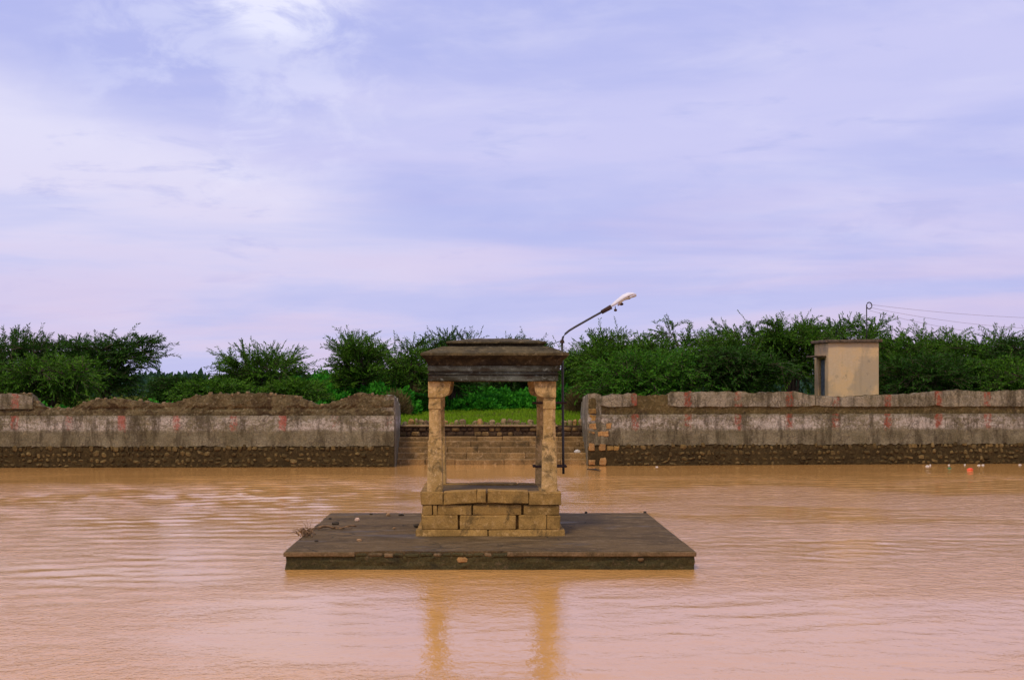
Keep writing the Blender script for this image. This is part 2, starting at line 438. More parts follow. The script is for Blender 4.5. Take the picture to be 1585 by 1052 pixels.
def water():
    xs = np.concatenate([[-90, -60, -40, -30], np.arange(-24, 26.01, 0.125), [32, 42, 60, 90]])
    ys = np.concatenate([[-60, -30, -10, 0, 5], np.arange(9, 51.6, 0.115), [56]])
    X, Y = np.meshgrid(xs, ys)
    Z = np.zeros_like(X)
    r = np.random.default_rng(3)
    swell = np.clip(0.55 + 0.55 * smooth_noise(X, Y, 0.16, 5) + np.clip((-X - 1.5) * 0.10, 0, 0.5), 0.12, 1.5)
    chop = np.clip(0.5 + 0.5 * smooth_noise(X, Y, 0.22, 9) + np.clip((X - 2) * 0.05, -0.1, 0.5), 0.12, 1.3)
    calm = np.clip((48.6 - Y) / 5.0, 0.22, 1.0) * (1 + 0.5 * np.clip((Y - 28) / 10, 0, 1))
    swell *= calm * (1 + 0.9 * np.clip((-X - 1.0) / 4, 0, 1) * np.clip((Y - 16) / 4, 0, 1)); chop *= calm
    for i in range(34):
        lam = r.uniform(0.40, 1.0)
        a = math.pi / 2 + r.normal(0, 0.50) + 0.12
        k_ = 2 * math.pi / lam
        ph = k_ * (X * math.cos(a) + Y * math.sin(a)) + r.uniform(0, 6.28) + 0.9 * smooth_noise(X, Y, 0.5, 50 + i)
        env = np.clip(0.5 + 0.8 * smooth_noise(X, Y, 1.1, 300 + i), 0, 1.6)
        Z += swell * env * lam * 0.0009 * (((np.sin(ph) + 1) / 2) ** 1.8 * 2 - 0.8)
    for i in range(36):
        lam = r.uniform(0.26, 0.50)
        a = math.pi / 2 + r.normal(0, 0.95)
        k_ = 2 * math.pi / lam
        ph = k_ * (X * math.cos(a) + Y * math.sin(a)) + r.uniform(0, 6.28) + 0.7 * smooth_noise(X, Y, 0.7, 90 + i)
        env = np.clip(0.5 + 0.8 * smooth_noise(X, Y, 2.0, 500 + i), 0, 1.6)
        Z += chop * env * lam * 0.0011 * (((np.sin(ph) + 1) / 2) ** 1.6 * 2 - 0.85)
    fade = np.clip(np.minimum.reduce([X + 24, 26 - X, Y - 9, 60 - Y]) / 1.0, 0, 1)
    Z *= fade
    ny, nx = X.shape
    idx = np.arange(nx * ny).reshape(ny, nx)
    faces = np.stack([idx[:-1, :-1], idx[:-1, 1:], idx[1:, 1:], idx[1:, :-1]], -1).reshape(-1, 4)
    m, k, b, o = mat('muddy tank water', 0.02, 0.5)
    b.inputs['IOR'].default_value = 1.5
    p = pos(k)
    n1 = k.noise(k.scale(p, (0.25, 0.5, 1)), 1.0, 3)
    k.link(k.mix(n1, (0.65, 0.318, 0.078), (0.73, 0.362, 0.10)), b.inputs['Base Color'])
    f1 = k.noise(k.scale(p, (5.0, 4.5, 1)), 1.0, 4, 0.6, 0.5)
    f2 = k.noise(k.scale(p, (16.0, 11.0, 1)), 1.0, 3, 0.65, 0.3)
    patch = k.ramp(k.noise(k.vmath('ADD', k.scale(p, (0.13, 0.20, 1)), (2.2, 0.4, 0)), 1.0, 3, 0.6, 0.5), 0.40, 0.60, 0.34, 1.3)
    shelter = k.ramp(k.n('ShaderNodeSeparateXYZ', ins={0: p}).outputs[1], 43.0, 48.5, 1.25, 0.25)
    h = k.math('MULTIPLY', k.math('MULTIPLY', k.math('ADD', f1, k.math('MULTIPLY', f2, 0.45)), patch), shelter)
    bump(k, b, h, 0.5, 0.026)
    ob = build('water', np.stack([X, Y, Z], -1), faces, m, smooth=True)
    tag(ob, 'muddy pinkish brown tank water with low ripples', None, kind='structure')


water()

# ------------------------------------------------------------------ tank walls and bank
def yl(x): return 49.15 + 0.03 * (x + 3.08)
def yr(x): return 49.85 + 0.094 * (x - 3.67)


LT = [(-30, 609), (0, 609), (30, 609), (48, 610), (55, 621), (65, 630), (110, 632), (130, 622), (150, 617), (185, 617), (215, 620), (250, 625), (280, 620),
      (300, 612), (340, 609), (400, 608), (450, 611), (470, 617), (490, 626), (510, 624), (540, 613), (555, 607), (580, 611), (613, 612)]
RT = [(905, 609), (925, 609), (931, 613), (950, 610), (985, 608), (988, 612), (1030, 611), (1036, 607), (1055, 606), (1150, 606), (1160, 608), (1215, 606), (1230, 605), (1250, 610),
      (1280, 613), (1300, 614), (1350, 611), (1400, 610), (1440, 606), (1480, 603), (1530, 606), (1585, 603), (1640, 605)]


def profile(pts, yf):
    xs, zs = [], []
    for px, py in pts:
        x = PX(px, 50.0)
        for _ in range(6):
            d = yf(x); x = PX(px, d)
        xs.append(x); zs.append(PZ(py, yf(x)))
    return np.array(xs), np.array(zs)


def top_fn(pts, yf, seed):
    px, pz = profile(pts, yf)
    lo, hi = px.min(), px.max()
    def f(x):
        x = np.asarray(x, float)
        base = np.interp(x, px, pz)
        out = 2.40 + 0.10 * np.sin(x * 0.9 + seed) + 0.08 * np.sin(x * 2.3 + seed * 2)
        o = np.clip(np.maximum(lo - x, x - hi) / 1.0, 0, 1)
        z = base * (1 - o) + out * o
        z = z + (0.05 * mn.noise(Vector((float(x) * 5, seed, 0))) + 0.04 * mn.noise(Vector((float(x) * 15, seed, 3))))
        return z
    return f


TOPL, TOPR = top_fn(LT, yl, 1.0), top_fn(RT, yr, 2.0)


def shell(xs, zfun, yf, y_off, thick, rows, amp, zb=-0.5, seed=0, bottom_fun=None, capz=None, groove=False):
    """solid strip of wall: front face in `rows` levels, ragged top, back face"""
    n = len(xs)
    V = []
    for x in xs:
        zt = float(zfun(x)); y = yf(x)
        b0 = zb if bottom_fun is None else float(bottom_fun(x))
        if capz is not None: zt = min(zt, capz)
        for j in range(rows + 1):
            t = j / rows
            z = b0 + (zt - b0) * t
            q = Vector((x, seed, z))
            dn = mn.noise(q * 2.2) * amp + mn.noise(q * 7.0) * amp * 0.6
            rnd = amp * 0.9 * max(0, (t - 0.9) / 0.1)
            if groove: dn += 0.09 * math.exp(-((z - 2.02 - 0.05 * mn.noise(Vector((x * .8, 0, 0)))) / 0.05) ** 2) * (0.7 + mn.noise(Vector((x * 1.1, 3, 0))))
            V.append((x, y + y_off + dn + rnd, z))
        V.append((x, y + y_off + thick * 0.5, zt + 0.03 * mn.noise(Vector((x * 3, 5, seed)))))
        V.append((x, y + y_off + thick, zt - 0.02))
        V.append((x, y + y_off + thick, b0))
    m = rows + 4
    Fc = []
    for i in range(n - 1):
        for j in range(m):
            a, b_ = i * m + j, i * m + (j + 1) % m
            Fc.append((a, a + m, b_ + m, b_))
    Fc.append(tuple(range(m)))
    Fc.append(tuple(range((n - 1) * m, n * m))[::-1])
    return V, Fc


def stones_mesh(x0, x1, yf, y_off, rows, skip=None, seed=0):
    """rows of rounded facing stones bedded in the wall, all one mesh"""
    r = np.random.default_rng(seed)
    bm = bmesh.new()
    bmesh.ops.create_icosphere(bm, subdivisions=1, radius=1.0)
    base = np.array([v.co[:] for v in bm.verts]); fc = np.array([[v.index for v in f.verts] for f in bm.faces])
    bm.free()
    sgn = np.sign(base) * np.abs(base) ** 0.7
    V, Fc, off = [], [], 0
    for (z, sp, wd, hh) in rows:
        x = x0 + r.uniform(0, sp)
        while x < x1:
            ww = wd * float(np.clip(r.lognormal(0, .38), .45, 2.0)); h2 = hh * float(np.clip(r.lognormal(-.05, .28), .5, 1.5))
            if skip is None or not skip(x, z):
                if r.uniform() < 0.90:
                    s = sgn * np.array([ww / 2, 0.05 * r.uniform(0.7, 1.3), h2 / 2])
                    s = s + r.normal(0, 0.010, s.shape)
                    a = r.normal(0, 0.2)
                    c_, s_ = math.cos(a), math.sin(a)
                    s = np.stack([s[:, 0] * c_ - s[:, 2] * s_, s[:, 1], s[:, 0] * s_ + s[:, 2] * c_], 1)
                    V.append(s + np.array([x, yf(x) + y_off, z + r.normal(0, 0.025)]))
                    Fc.append(fc + off); off += len(base)
            x += ww * 0.5 + sp * r.uniform(0.45, 0.75) + wd * 0.1
    return np.concatenate(V), np.concatenate(Fc)


ROWS = [(0.08, 0.20, 0.15, 0.09), (0.24, 0.18, 0.15, 0.12), (0.44, 0.16, 0.14, 0.14), (0.66, 0.15, 0.13, 0.18)]


def band_bottom(seed):
    return lambda x: 0.72 + 0.04 * mn.noise(Vector((x * 1.3, seed, 0))) + 0.09 * mn.noise(Vector((x * 9.1, seed, 3)))


def make_walls():
    # left
    wl = empty('tank_wall', (-15, yl(-15), 0), 'grey stone tank wall left of the steps with a scalloped, crumbling mud top', 'wall', 'tank walls along the far bank')
    xs = np.concatenate([np.arange(-46, -19, 0.6), np.arange(-19, -3.20, 0.11), [-3.14, -3.10]])
    build('mud_core', *shell(xs, TOPL, yl, 0.075, 0.50, 34, 0.05, seed=1.0, groove=True), MUD, wl)
    xs2 = np.concatenate([np.arange(-46, -19, 0.6), np.arange(-19, -3.14, 0.11), [-3.085]])
    build('plaster_band', *shell(xs2, lambda x: 1.775 + 0.02 * mn.noise(Vector((x * 5, 0, 0))), yl, 0.0, 0.16, 8, 0.014, seed=2.0, bottom_fun=band_bottom(4)), PLASTER_L, wl)
    build('footing', *shell(xs2, lambda x: 0.80, yl, 0.014, 0.20, 5, 0.03, seed=3.0), LOWCORE, wl)
    o = build('facing_stones', *stones_mesh(-22, -3.25, yl, 0.026, ROWS, seed=11), FACING, wl)
    o['kind'] = 'stuff'
    yf = lambda x: 0
    # return along the steps (runs back from the corner)
    def ret(parent, xf, y0, y1, z0, side, material, nm):
        ys = np.arange(y0, y1, 0.15)
        V, Fc = [], []
        for y in ys:
            t = (y - y0) / (y1 - y0)
            zt = z0 - 0.35 * t * t + 0.14 * mn.noise(Vector((y * 3, xf, 0))) + 0.06 * mn.noise(Vector((y * 9, xf, 0)))
            prof = [(0, -0.4), (0, 0.3), (0, 0.8), (0, 1.3), (0, 1.8), (0.02, zt), (0.25, zt + 0.03), (0.48, zt - 0.03), (0.5, -0.4)]
            for u, z in prof:
                q = mn.noise(Vector((xf, y * 2.5, z * 2.5))) * 0.025
                V.append((xf + side * (u + q), y, z))
        mcount = len(prof)
        for i in range(len(ys) - 1):
            for j in range(mcount):
                a, b_ = i * mcount + j, i * mcount + (j + 1) % mcount
                Fc.append((a, b_, b_ + mcount, a + mcount))
        Fc.append(tuple(range(mcount))); Fc.append(tuple(range((len(ys) - 1) * mcount, len(ys) * mcount))[::-1])
        return build(nm, V, Fc, material, parent)
    ret(wl, -3.07, yl(-3.07) + 0.10, 52.9, 2.42, -1, PLASTER_L, 'return_wall')
    xx = np.concatenate([np.arange(-24, -16, 0.11), [PX(49, 48.7)]])
    build('parapet_render', *shell(xx, lambda x: float(TOPL(x)) - 0.01, yl, 0.03, 0.15, 5, 0.01, seed=31, bottom_fun=lambda x: 2.02 + 0.03 * mn.noise(Vector((x * 3, 0, 0)))), PLASTER_L, wl)
    # loose stones along the top of the left end
    r = np.random.default_rng(5)
    for x in np.concatenate([np.arange(-7.4, -3.2, 0.27), np.arange(-16.2, -7.4, 0.31)]):
        x = x + r.uniform(-.12, .12)
        zt = float(TOPL(x))
        s = r.uniform(0.03, 0.08)
        from_bm('top_stone', rough_box(x - s, x + s, yl(x) + 0.12, yl(x) + 0.30, zt - 0.08, zt + s * r.uniform(.2, .9), 0.03, 0, 0.02, 6, seed=x), EDGESTONE, wl)

    # right
    wr = empty('tank_wall', (18, yr(18), 0), 'grey plastered tank wall right of the steps with red stripes and orange corner stones', 'wall', 'tank walls along the far bank')
    xs = np.concatenate([[3.70, 3.74], np.arange(3.80, 22, 0.11), np.arange(22.2, 48, 0.6)])
    build('mud_core', *shell(xs, TOPR, yr, 0.085, 0.50, 18, 0.04, seed=11.0), GREYCORE, wr)
    xs2 = np.concatenate([[3.675], np.arange(3.75, 22, 0.11), np.arange(22.2, 48, 0.6)])
    build('plaster_band', *shell(xs2, lambda x: 1.80 + 0.03 * mn.noise(Vector((x * 4, 0, 0))), yr, 0.0, 0.16, 8, 0.016, seed=12.0, bottom_fun=band_bottom(9)), PLASTER_R, wr)
    build('footing', *shell(xs2, lambda x: 0.80, yr, 0.014, 0.20, 5, 0.03, seed=13.0), LOWCORE, wr)
    # parapet render, surviving in pieces above a ragged ledge
    def pp(xa, xb, seed):
        xx = np.concatenate([np.arange(xa, xb, 0.10), [xb]])
        def bf(x):
            e = min(1.0, (x - xa) / 0.3, (xb - x) / 0.3)
            return 2.07 + 0.025 * mn.noise(Vector((x * 1.7, seed, 1))) + 0.02 * mn.noise(Vector((x * 8, seed, 1))) + 0.05 * (1 - e)
        def tf(x):
            return max(float(TOPR(x)) - 0.012, bf(x) + 0.05)
        build('parapet_render', *shell(xx, tf, yr, 0.035, 0.18, 5, 0.008, seed=seed, bottom_fun=bf), PLASTER_R, wr)
    def xat(p):
        x = PX(p, 50)
        for _ in range(5): x = PX(p, yr(x))
        return x
    for a, b_ in ((929, 986), (1034, 1262), (1263, 1447), (1448, 1700)):
        pp(xat(a), xat(b_), a * 0.1)
    qx = lambda x, z: x < 4.6
    o = build('facing_stones', *stones_mesh(3.8, 23, yr, 0.026, ROWS, skip=lambda x, z: (x < 4.55), seed=21), FACING, wr)
    o['kind'] = 'stuff'
    ret(wr, 3.66, yr(3.66) + 0.10, 53.4, 2.48, 1, PLASTER_R, 'return_wall')
    # corner quoins (pixel boxes in the photograph -> metres on the wall)
    Q = [(911, 923, 655, 664), (933, 946, 654, 663), (925, 942, 666, 675), (911, 920, 667, 671), (911, 920, 685.5, 697), (927, 937, 686, 697),
         (911, 921, 711, 719), (928, 938, 708, 719.5), (911, 923, 632, 640), (912, 922, 642, 651), (940, 950, 690, 697), (950, 958, 690, 697)]
    for i, (a, b_, t, u) in enumerate(Q):
        xa, xb = xat(a), xat(b_)
        d = yr((xa + xb) / 2)
        from_bm('quoin_stone', rough_box(xa, xb, d - 0.014, d + 0.15, PZ(u, d), PZ(t, d), 0.02, 2, 0.03, 7, seed=i), ORANGE if i < 8 else GRANITE, wr)


make_walls()

# steps
def make_steps():
    st = empty('stone_steps', (0.3, 50.5, 0), 'flight of brown stone steps down to the water between the two walls', 'steps')
    r = np.random.default_rng(12)
    tz = [0.194, 0.394, 0.585, 0.778, 0.935]
    prev = -0.3
    for i, z in enumerate(tz):
        y = 50.5 + 0.40 * i
        x = -3.2
        while x < 3.8:
            ln = r.uniform(0.8, 2.2)
            xe = min(x + ln, 3.82)
            if 3.82 - xe < 0.25: xe = 3.82
            dz_ = r.normal(0, 0.008)
            from_bm('step_block', rough_box(x + 0.005, xe - 0.005, y + r.normal(0, 0.012), y + 0.62, prev - 0.05, z + dz_, 0.022, 1, 0.013, 3, seed=i * 3.3), STEPSTONE, st)
            x = xe
        prev = z
    for i, z in enumerate(tz):
        from_bm('backfill', rough_box(-3.3, 3.9, 50.62 + 0.4 * i, 50.92 + 0.4 * i + (1.5 if i == 4 else 0), -0.5, z - 0.05, 0, 0), DARKWALL, st)
    rw = empty('retaining_wall', (0.3, 52.5, 0.9), 'low dark rubble wall with a flat coping above the top step', 'wall')
    r2 = np.random.default_rng(4)
    from_bm('masonry_core', rough_box(-3.2, 3.8, 52.56, 53.2, 0.7, 1.322, 0.0, 0), DARKWALL, rw)
    for row, (z0, z1) in enumerate(((0.93, 1.11), (1.11, 1.29))):
        x = -3.2
        while x < 3.78:
            ln = r2.uniform(0.16, 0.38)
            xe = min(x + ln, 3.8)
            from_bm('wall_stone', rough_box(x + 0.012, xe - 0.012, 52.50 + r2.uniform(-.02, .03), 52.7, z0 + 0.012, z1 - 0.012, 0.04, 0, 0.02, 5, seed=x), DARKWALL if r2.uniform() < .75 else STEPSTONE, rw)
            x = xe
    x = -3.06
    while x < 2.6:
        xe = min(x + r2.uniform(0.7, 1.4), 2.75)
        from_bm('coping_slab', rough_box(x + 0.006, xe - 0.006, 52.44, 52.95, 1.295, 1.36, 0.012, 1, 0.008, 3), EDGESTONE, rw)
        x = xe
        if 2.75 - x < 0.1: break
    ed = empty('stone_edging', (0.3, 53.1, 1.36), 'row of small upright rubble stones in the grass above the low wall', 'edging')
    x = -3.0
    while x < 3.6:
        s = r2.uniform(0.13, 0.26)
        if r2.uniform() < 0.9:
            h = r2.uniform(0.06, 0.20)
            bm = rough_box(x, x + s, 53.05 + r2.uniform(-.06, .06), 53.25, 1.26, 1.36 + h, 0.07, 1, 0.05, 6, seed=x * 2)
            from_bm('edging_stone', bm, ORANGE if r2.uniform() < 0.15 else EDGESTONE, ed)
        x += s + r2.uniform(-0.03, 0.05)


make_steps()

# ------------------------------------------------------------------ ground
def gz(x, y):
    t = np.clip((y - 53.2) / 8.0, 0, 1)
    z = 1.33 + 0.24 * t + 0.05 * np.sin(x * 0.7 + y * 0.3) * t + 0.04 * np.sin(x * 1.9 - y * 1.1) * t
    return z


def ground():
    xs = np.concatenate([[-4000, -1500, -500, -150, -80], np.arange(-46, -3.5, 0.8), [-3.32, -3.30], np.arange(-2.9, 3.8, 0.4), [3.90, 3.92], np.arange(4.4, 48, 0.8), [80, 150, 500, 1500, 4000]])
    ts = np.concatenate([[0], np.arange(0.4, 40, 0.8), [60, 90, 150, 300, 700, 1800, 5000]])
    V = []
    for t in ts:
        for x in xs:
            xc = min(max(x, -46), 48)
            if x <= -3.31: y0 = yl(xc) + 0.35
            elif x >= 3.91: y0 = yr(xc) + 0.40
            else: y0 = 52.85
            y = y0 + t if t >= 8 else y0 + (60.85 - y0) * t / 8.0
            if t >= 8: y = 60.85 + (t - 8)
            V.append((x, y, float(gz(x, y)) if abs(x) < 60 and y < 100 else 1.57))
    nx, ny = len(xs), len(ts)
    idx = np.arange(nx * ny).reshape(ny, nx)
    faces = np.stack([idx[:-1, :-1], idx[:-1, 1:], idx[1:, 1:], idx[1:, :-1]], -1).reshape(-1, 4)
    m = stone('grassy earth', (0.075, 0.11, 0.012), (0.11, 0.105, 0.022), (0.14, 0.12, 0.04), 0.5, 12, 0.6, 0.05, stain=(0.05, 0.075, 0.01), spec=0.0)
    o = build('ground', V, faces, m, smooth=True)
    tag(o, 'flat grassy ground behind the tank walls', None, kind='structure')


ground()


def leaf_quads(P, D, L, W, rr, flat=0.0):
    """diamond leaves: base points P, directions D (unit), lengths L, widths W"""
    n = len(P)
    rv = rr.normal(0, 1, (n, 3))
    if flat: rv[:, 2] += 0
    S = np.cross(D, rv)
    if flat:
        S = S * (1 - flat) + np.cross(D, np.array([0, 0, 1.0])) * flat
    S /= np.linalg.norm(S, axis=1)[:, None] + 1e-9
    L = L[:, None]; W = W[:, None]
    v = np.stack([P, P + D * L * 0.5 + S * W * 0.5, P + D * L, P + D * L * 0.5 - S * W * 0.5], 1).reshape(-1, 3)
    f = np.arange(n * 4).reshape(-1, 4)
    return v, f


# ------------------------------------------------------------------ thorn trees
def unit(v):
    return v / (np.linalg.norm(v, axis=-1, keepdims=True) + 1e-9)


def thorn_tree(px, top, wpx, d, material, label, seed, dens=1.0, flat=0.5, droop=0.5, spiky=1.0, name='thorn_tree', group='thorn trees behind the tank walls'):
    r = np.random.default_rng(seed)
    x0 = PX(px, d)
    g0 = float(gz(x0, d)) - 0.05
    H = (PZ(top, d) - g0) * 1.05
    A = wpx * d / F / 2
    B = min(A * 0.85, 2.6)
    root = empty(name, (x0, d, g0), label, 'tree', group)
    stems_p, stems_r, sub_p, sub_r, tw_p, tw_r = [], [], [], [], [], []
    ns = 9
    S, D, L, DR = [], [], [], []
    for i in range(ns):
        az = 2 * math.pi * (i + r.uniform(-.35, .35)) / ns
        rad = r.uniform(0.35, 0.80)
        hz = H * r.uniform(0.60, 0.84) * (1.0 - 0.30 * max(0, rad - 0.4))
        end = np.array([A * rad * math.cos(az), B * rad * math.sin(az), hz])
        p0 = np.array([r.normal(0, .10), r.normal(0, .10), -0.1])
        p1 = np.array([end[0] * r.uniform(.15, .4), end[1] * .3, hz * r.uniform(0.7, 1.0)])
        t = np.linspace(0, 1, 9)[:, None]
        P = (1 - t) ** 2 * p0 + 2 * t * (1 - t) * p1 + t * t * end
        P[1:-1] += r.normal(0, 0.05, (7, 3))
        stems_p.append(P); stems_r.append(np.linspace(0.075, 0.02, 9) * (H / 4) ** 0.5)
        nsub = int(13 * dens)
        for j in range(nsub):
            q = r.uniform(0.28, 1.0)
            fi = q * 8; a0 = int(min(fi, 7.99)); b0 = P[a0] + (P[min(a0 + 1, 8)] - P[a0]) * (fi - a0)
            dirv = unit(np.array([math.cos(az) * (A / 2.5) * .5, math.sin(az) * .5, 0.35]) + r.normal(0, 0.75, 3) * np.array([1, .8, .55]))
            ln = A * r.uniform(0.25, 0.52)
            tt = np.linspace(0, 1, 5)[:, None]
            dp = droop * ln * r.uniform(0.2, 0.9)
            Q = b0 + dirv * ln * tt + np.array([0, 0, -1]) * dp * tt ** 2
            Q[:, 2] = np.minimum(Q[:, 2], H * 0.95 - 0.25 * (Q[:, 0] / A) ** 2)
            Q[:, 2] = np.maximum(Q[:, 2], 0.15)
            sub_p.append(Q); sub_r.append(np.linspace(0.022, 0.008, 5))
            nt = r.integers(7, 10)
            for m_ in range(nt):
                u = r.uniform(0.15, 1.0) * 4; a1 = int(min(u, 3.99))
                s0 = Q[a1] + (Q[a1 + 1] - Q[a1]) * (u - a1)
                dv = unit(dirv * 0.7 + r.normal(0, 0.55, 3) * np.array([1, 1, .34]) + np.array([0, 0, 0.14]))
                S.append(s0); D.append(dv); L.append(r.uniform(0.6, 1.35)); DR.append(r.uniform(0.1, 0.8) * droop)
    # upright spiky shoots breaking the outline
    for i in range(int(26 * spiky)):
        q = r.integers(0, len(sub_p))
        s0 = sub_p[q][r.integers(2, 5)]
        if s0[2] < H * 0.45: continue
        dv = unit(np.array([s0[0] / A * 0.9, 0, 0.75]) + r.normal(0, 0.35, 3))
        S.append(s0); D.append(dv); L.append(r.uniform(0.7, 1.5)); DR.append(r.uniform(-0.15, 0.45))
    S = np.array(S); D = np.array(D); L = np.array(L); DR = np.array(DR)
    topcap = H * (1.02 - 0.30 * np.clip(np.abs(S[:, 0]) / A, 0, 1) ** 2.2)
    over = np.clip((S[:, 2] + D[:, 2] * L - topcap), 0, None)
    S[:, 2] -= over * np.where(np.arange(len(S)) > len(S) - 30 * spiky, 0.35, 0.9)
    nl = 30
    t = np.linspace(0.06, 1.0, nl)[None, :, None]
    Pt = S[:, None, :] + D[:, None, :] * L[:, None, None] * t + np.array([0, 0, -1.0]) * (DR * L)[:, None, None] * t ** 2
    Tn = unit(D[:, None, :] * np.ones_like(t) + np.array([0, 0, -1.0]) * (2 * DR)[:, None, None] * t)
    side = unit(np.cross(Tn, r.normal(0, 1, (len(S), 1, 3)) + np.array([0, 0, 1.2])))
    alt = np.where(np.arange(nl) % 2 == 0, 1.0, -1.0)[None, :, None]
    LD = unit(side * alt * 0.75 + Tn * 0.9 + r.normal(0, 0.22, Pt.shape))
    keep = r.uniform(0, 1, Pt.shape[:2]) < 0.93
    P_ = Pt[keep]; LD = LD[keep]
    P_[:, 2] = np.maximum(P_[:, 2], 0.03)
    n = len(P_)
    v, f = leaf_quads(P_, LD, r.uniform(0.10, 0.19, n), r.uniform(0.030, 0.055, n), r, 0.35)
    org = np.array([x0, d, g0])
    build('crown', v + org, f, material, root)
    for i in range(len(S)):
        if i % 2 == 0 or L[i] > 0.8:
            tw_p.append(Pt[i][[0, 15, 29]] + org); tw_r.append(np.array([0.010, 0.007, 0.003]))
    V, Fc = tube_mesh([p + org for p in stems_p], stems_r, 6)
    build('trunk', V, Fc, BARK, root, smooth=True)
    V, Fc = tube_mesh([p + org for p in sub_p] + tw_p, sub_r + tw_r, 3)
    build('branches', V, Fc, BARK, root)
    return root


TREES = [
    # px, top, width, depth, leaf, label
    (15, 510, 200, 62, LEAF_D, 'dark thorn tree at the left edge of the view behind the wall', dict(spiky=1.4)),
    (160, 511, 200, 63, LEAF_D, 'broad dark rounded thorn tree, tallest behind the left wall', dict(dens=1.15)),
    (75, 548, 210, 57, LEAF_M, 'low drooping thorn bush in front of the dark trees, far left', dict(droop=0.8, spiky=.4)),
    (288, 582, 80, 60, LEAF_D, 'low dark thorn bush sloping down right of the broad rounded tree', dict(spiky=.6)),
    (405, 532, 140, 60, LEAF_M, 'flat topped thorn tree with layered branches over the left wall', dict(droop=0.15, spiky=1.2, dens=.6)),
    (335, 590, 110, 57, LEAF_M, 'low thorn bush left of the flat topped tree', dict(spiky=.5)),
    (455, 590, 70, 58, LEAF_M, 'small low thorn bush right of the flat topped tree', dict(spiky=.4)),
    (558, 520, 112, 62, LEAF_M, 'open spiky thorn tree with sky showing through, left of the pavilion', dict(dens=.6, spiky=2.2, droop=.1)),
    (628, 524, 130, 65, LEAF_M, 'open thorn tree between the spiky tree and the pavilion roof', dict(dens=.6, spiky=1.6, droop=.2)),
    (700, 513, 130, 67, LEAF_D, 'thorn tree whose bare twigs rise behind the left roof corner of the pavilion', dict(dens=.8, spiky=1.6, droop=.2)),
    (800, 521, 130, 74, LEAF_D, 'thorn tree directly behind the pavilion roof', dict(spiky=.9)),
    (905, 535, 110, 70, LEAF_M, 'thorn tree seen right behind the lamp pole', dict(spiky=1.0)),
    (955, 512, 150, 60, LEAF_M, 'thorn tree with long bent shoots under the lamp arm', dict(spiky=2.2, droop=.3)),
    (1060, 496, 190, 65, LEAF_M, 'tall thorn tree right of the lamp, with a level crest', dict(spiky=1.6, dens=1.1)),
    (1010, 540, 190, 57, LEAF_L, 'fresh green low thorn bush over the right wall near its corner', dict(droop=.5, spiky=.4)),
    (1165, 488, 190, 66, LEAF_M, 'dense thorn tree midway between the lamp and the small building', dict(spiky=1.5, dens=1.1)),
    (1135, 540, 170, 58, LEAF_D, 'lower dark thorn bush in front of the dense tree on the right', dict(spiky=.4)),
    (1225, 480, 110, 65, LEAF_M, 'tallest spiky thorn tree just left of the small building', dict(spiky=1.6)),
    (1330, 492, 190, 68, LEAF_M, 'thorn tree rising directly behind the small building', dict(spiky=1.2, dens=1.1)),
    (1425, 497, 170, 65, LEAF_M, 'thorn tree just right of the small building', dict(spiky=.9, dens=1.1)),
    (1510, 504, 190, 64, LEAF_M, 'thorn tree with long feathery boughs near the right edge', dict(droop=.5, spiky=1.0)),
    (1595, 516, 170, 62, LEAF_D, 'thorn tree cut by the right edge of the view', dict(droop=.5)),
    (1440, 548, 210, 58, LEAF_D, 'low dark thorn bush beside the right side of the small building', dict(spiky=.4)),
    (1560, 556, 190, 58, LEAF_M, 'low thorn bush over the wall at the right edge', dict(spiky=.4)),
]
for i, (px, top, wd, d, lm, lab, kw) in enumerate(TREES):
    thorn_tree(px, top, wd, d, lm, lab, 100 + i, **kw)

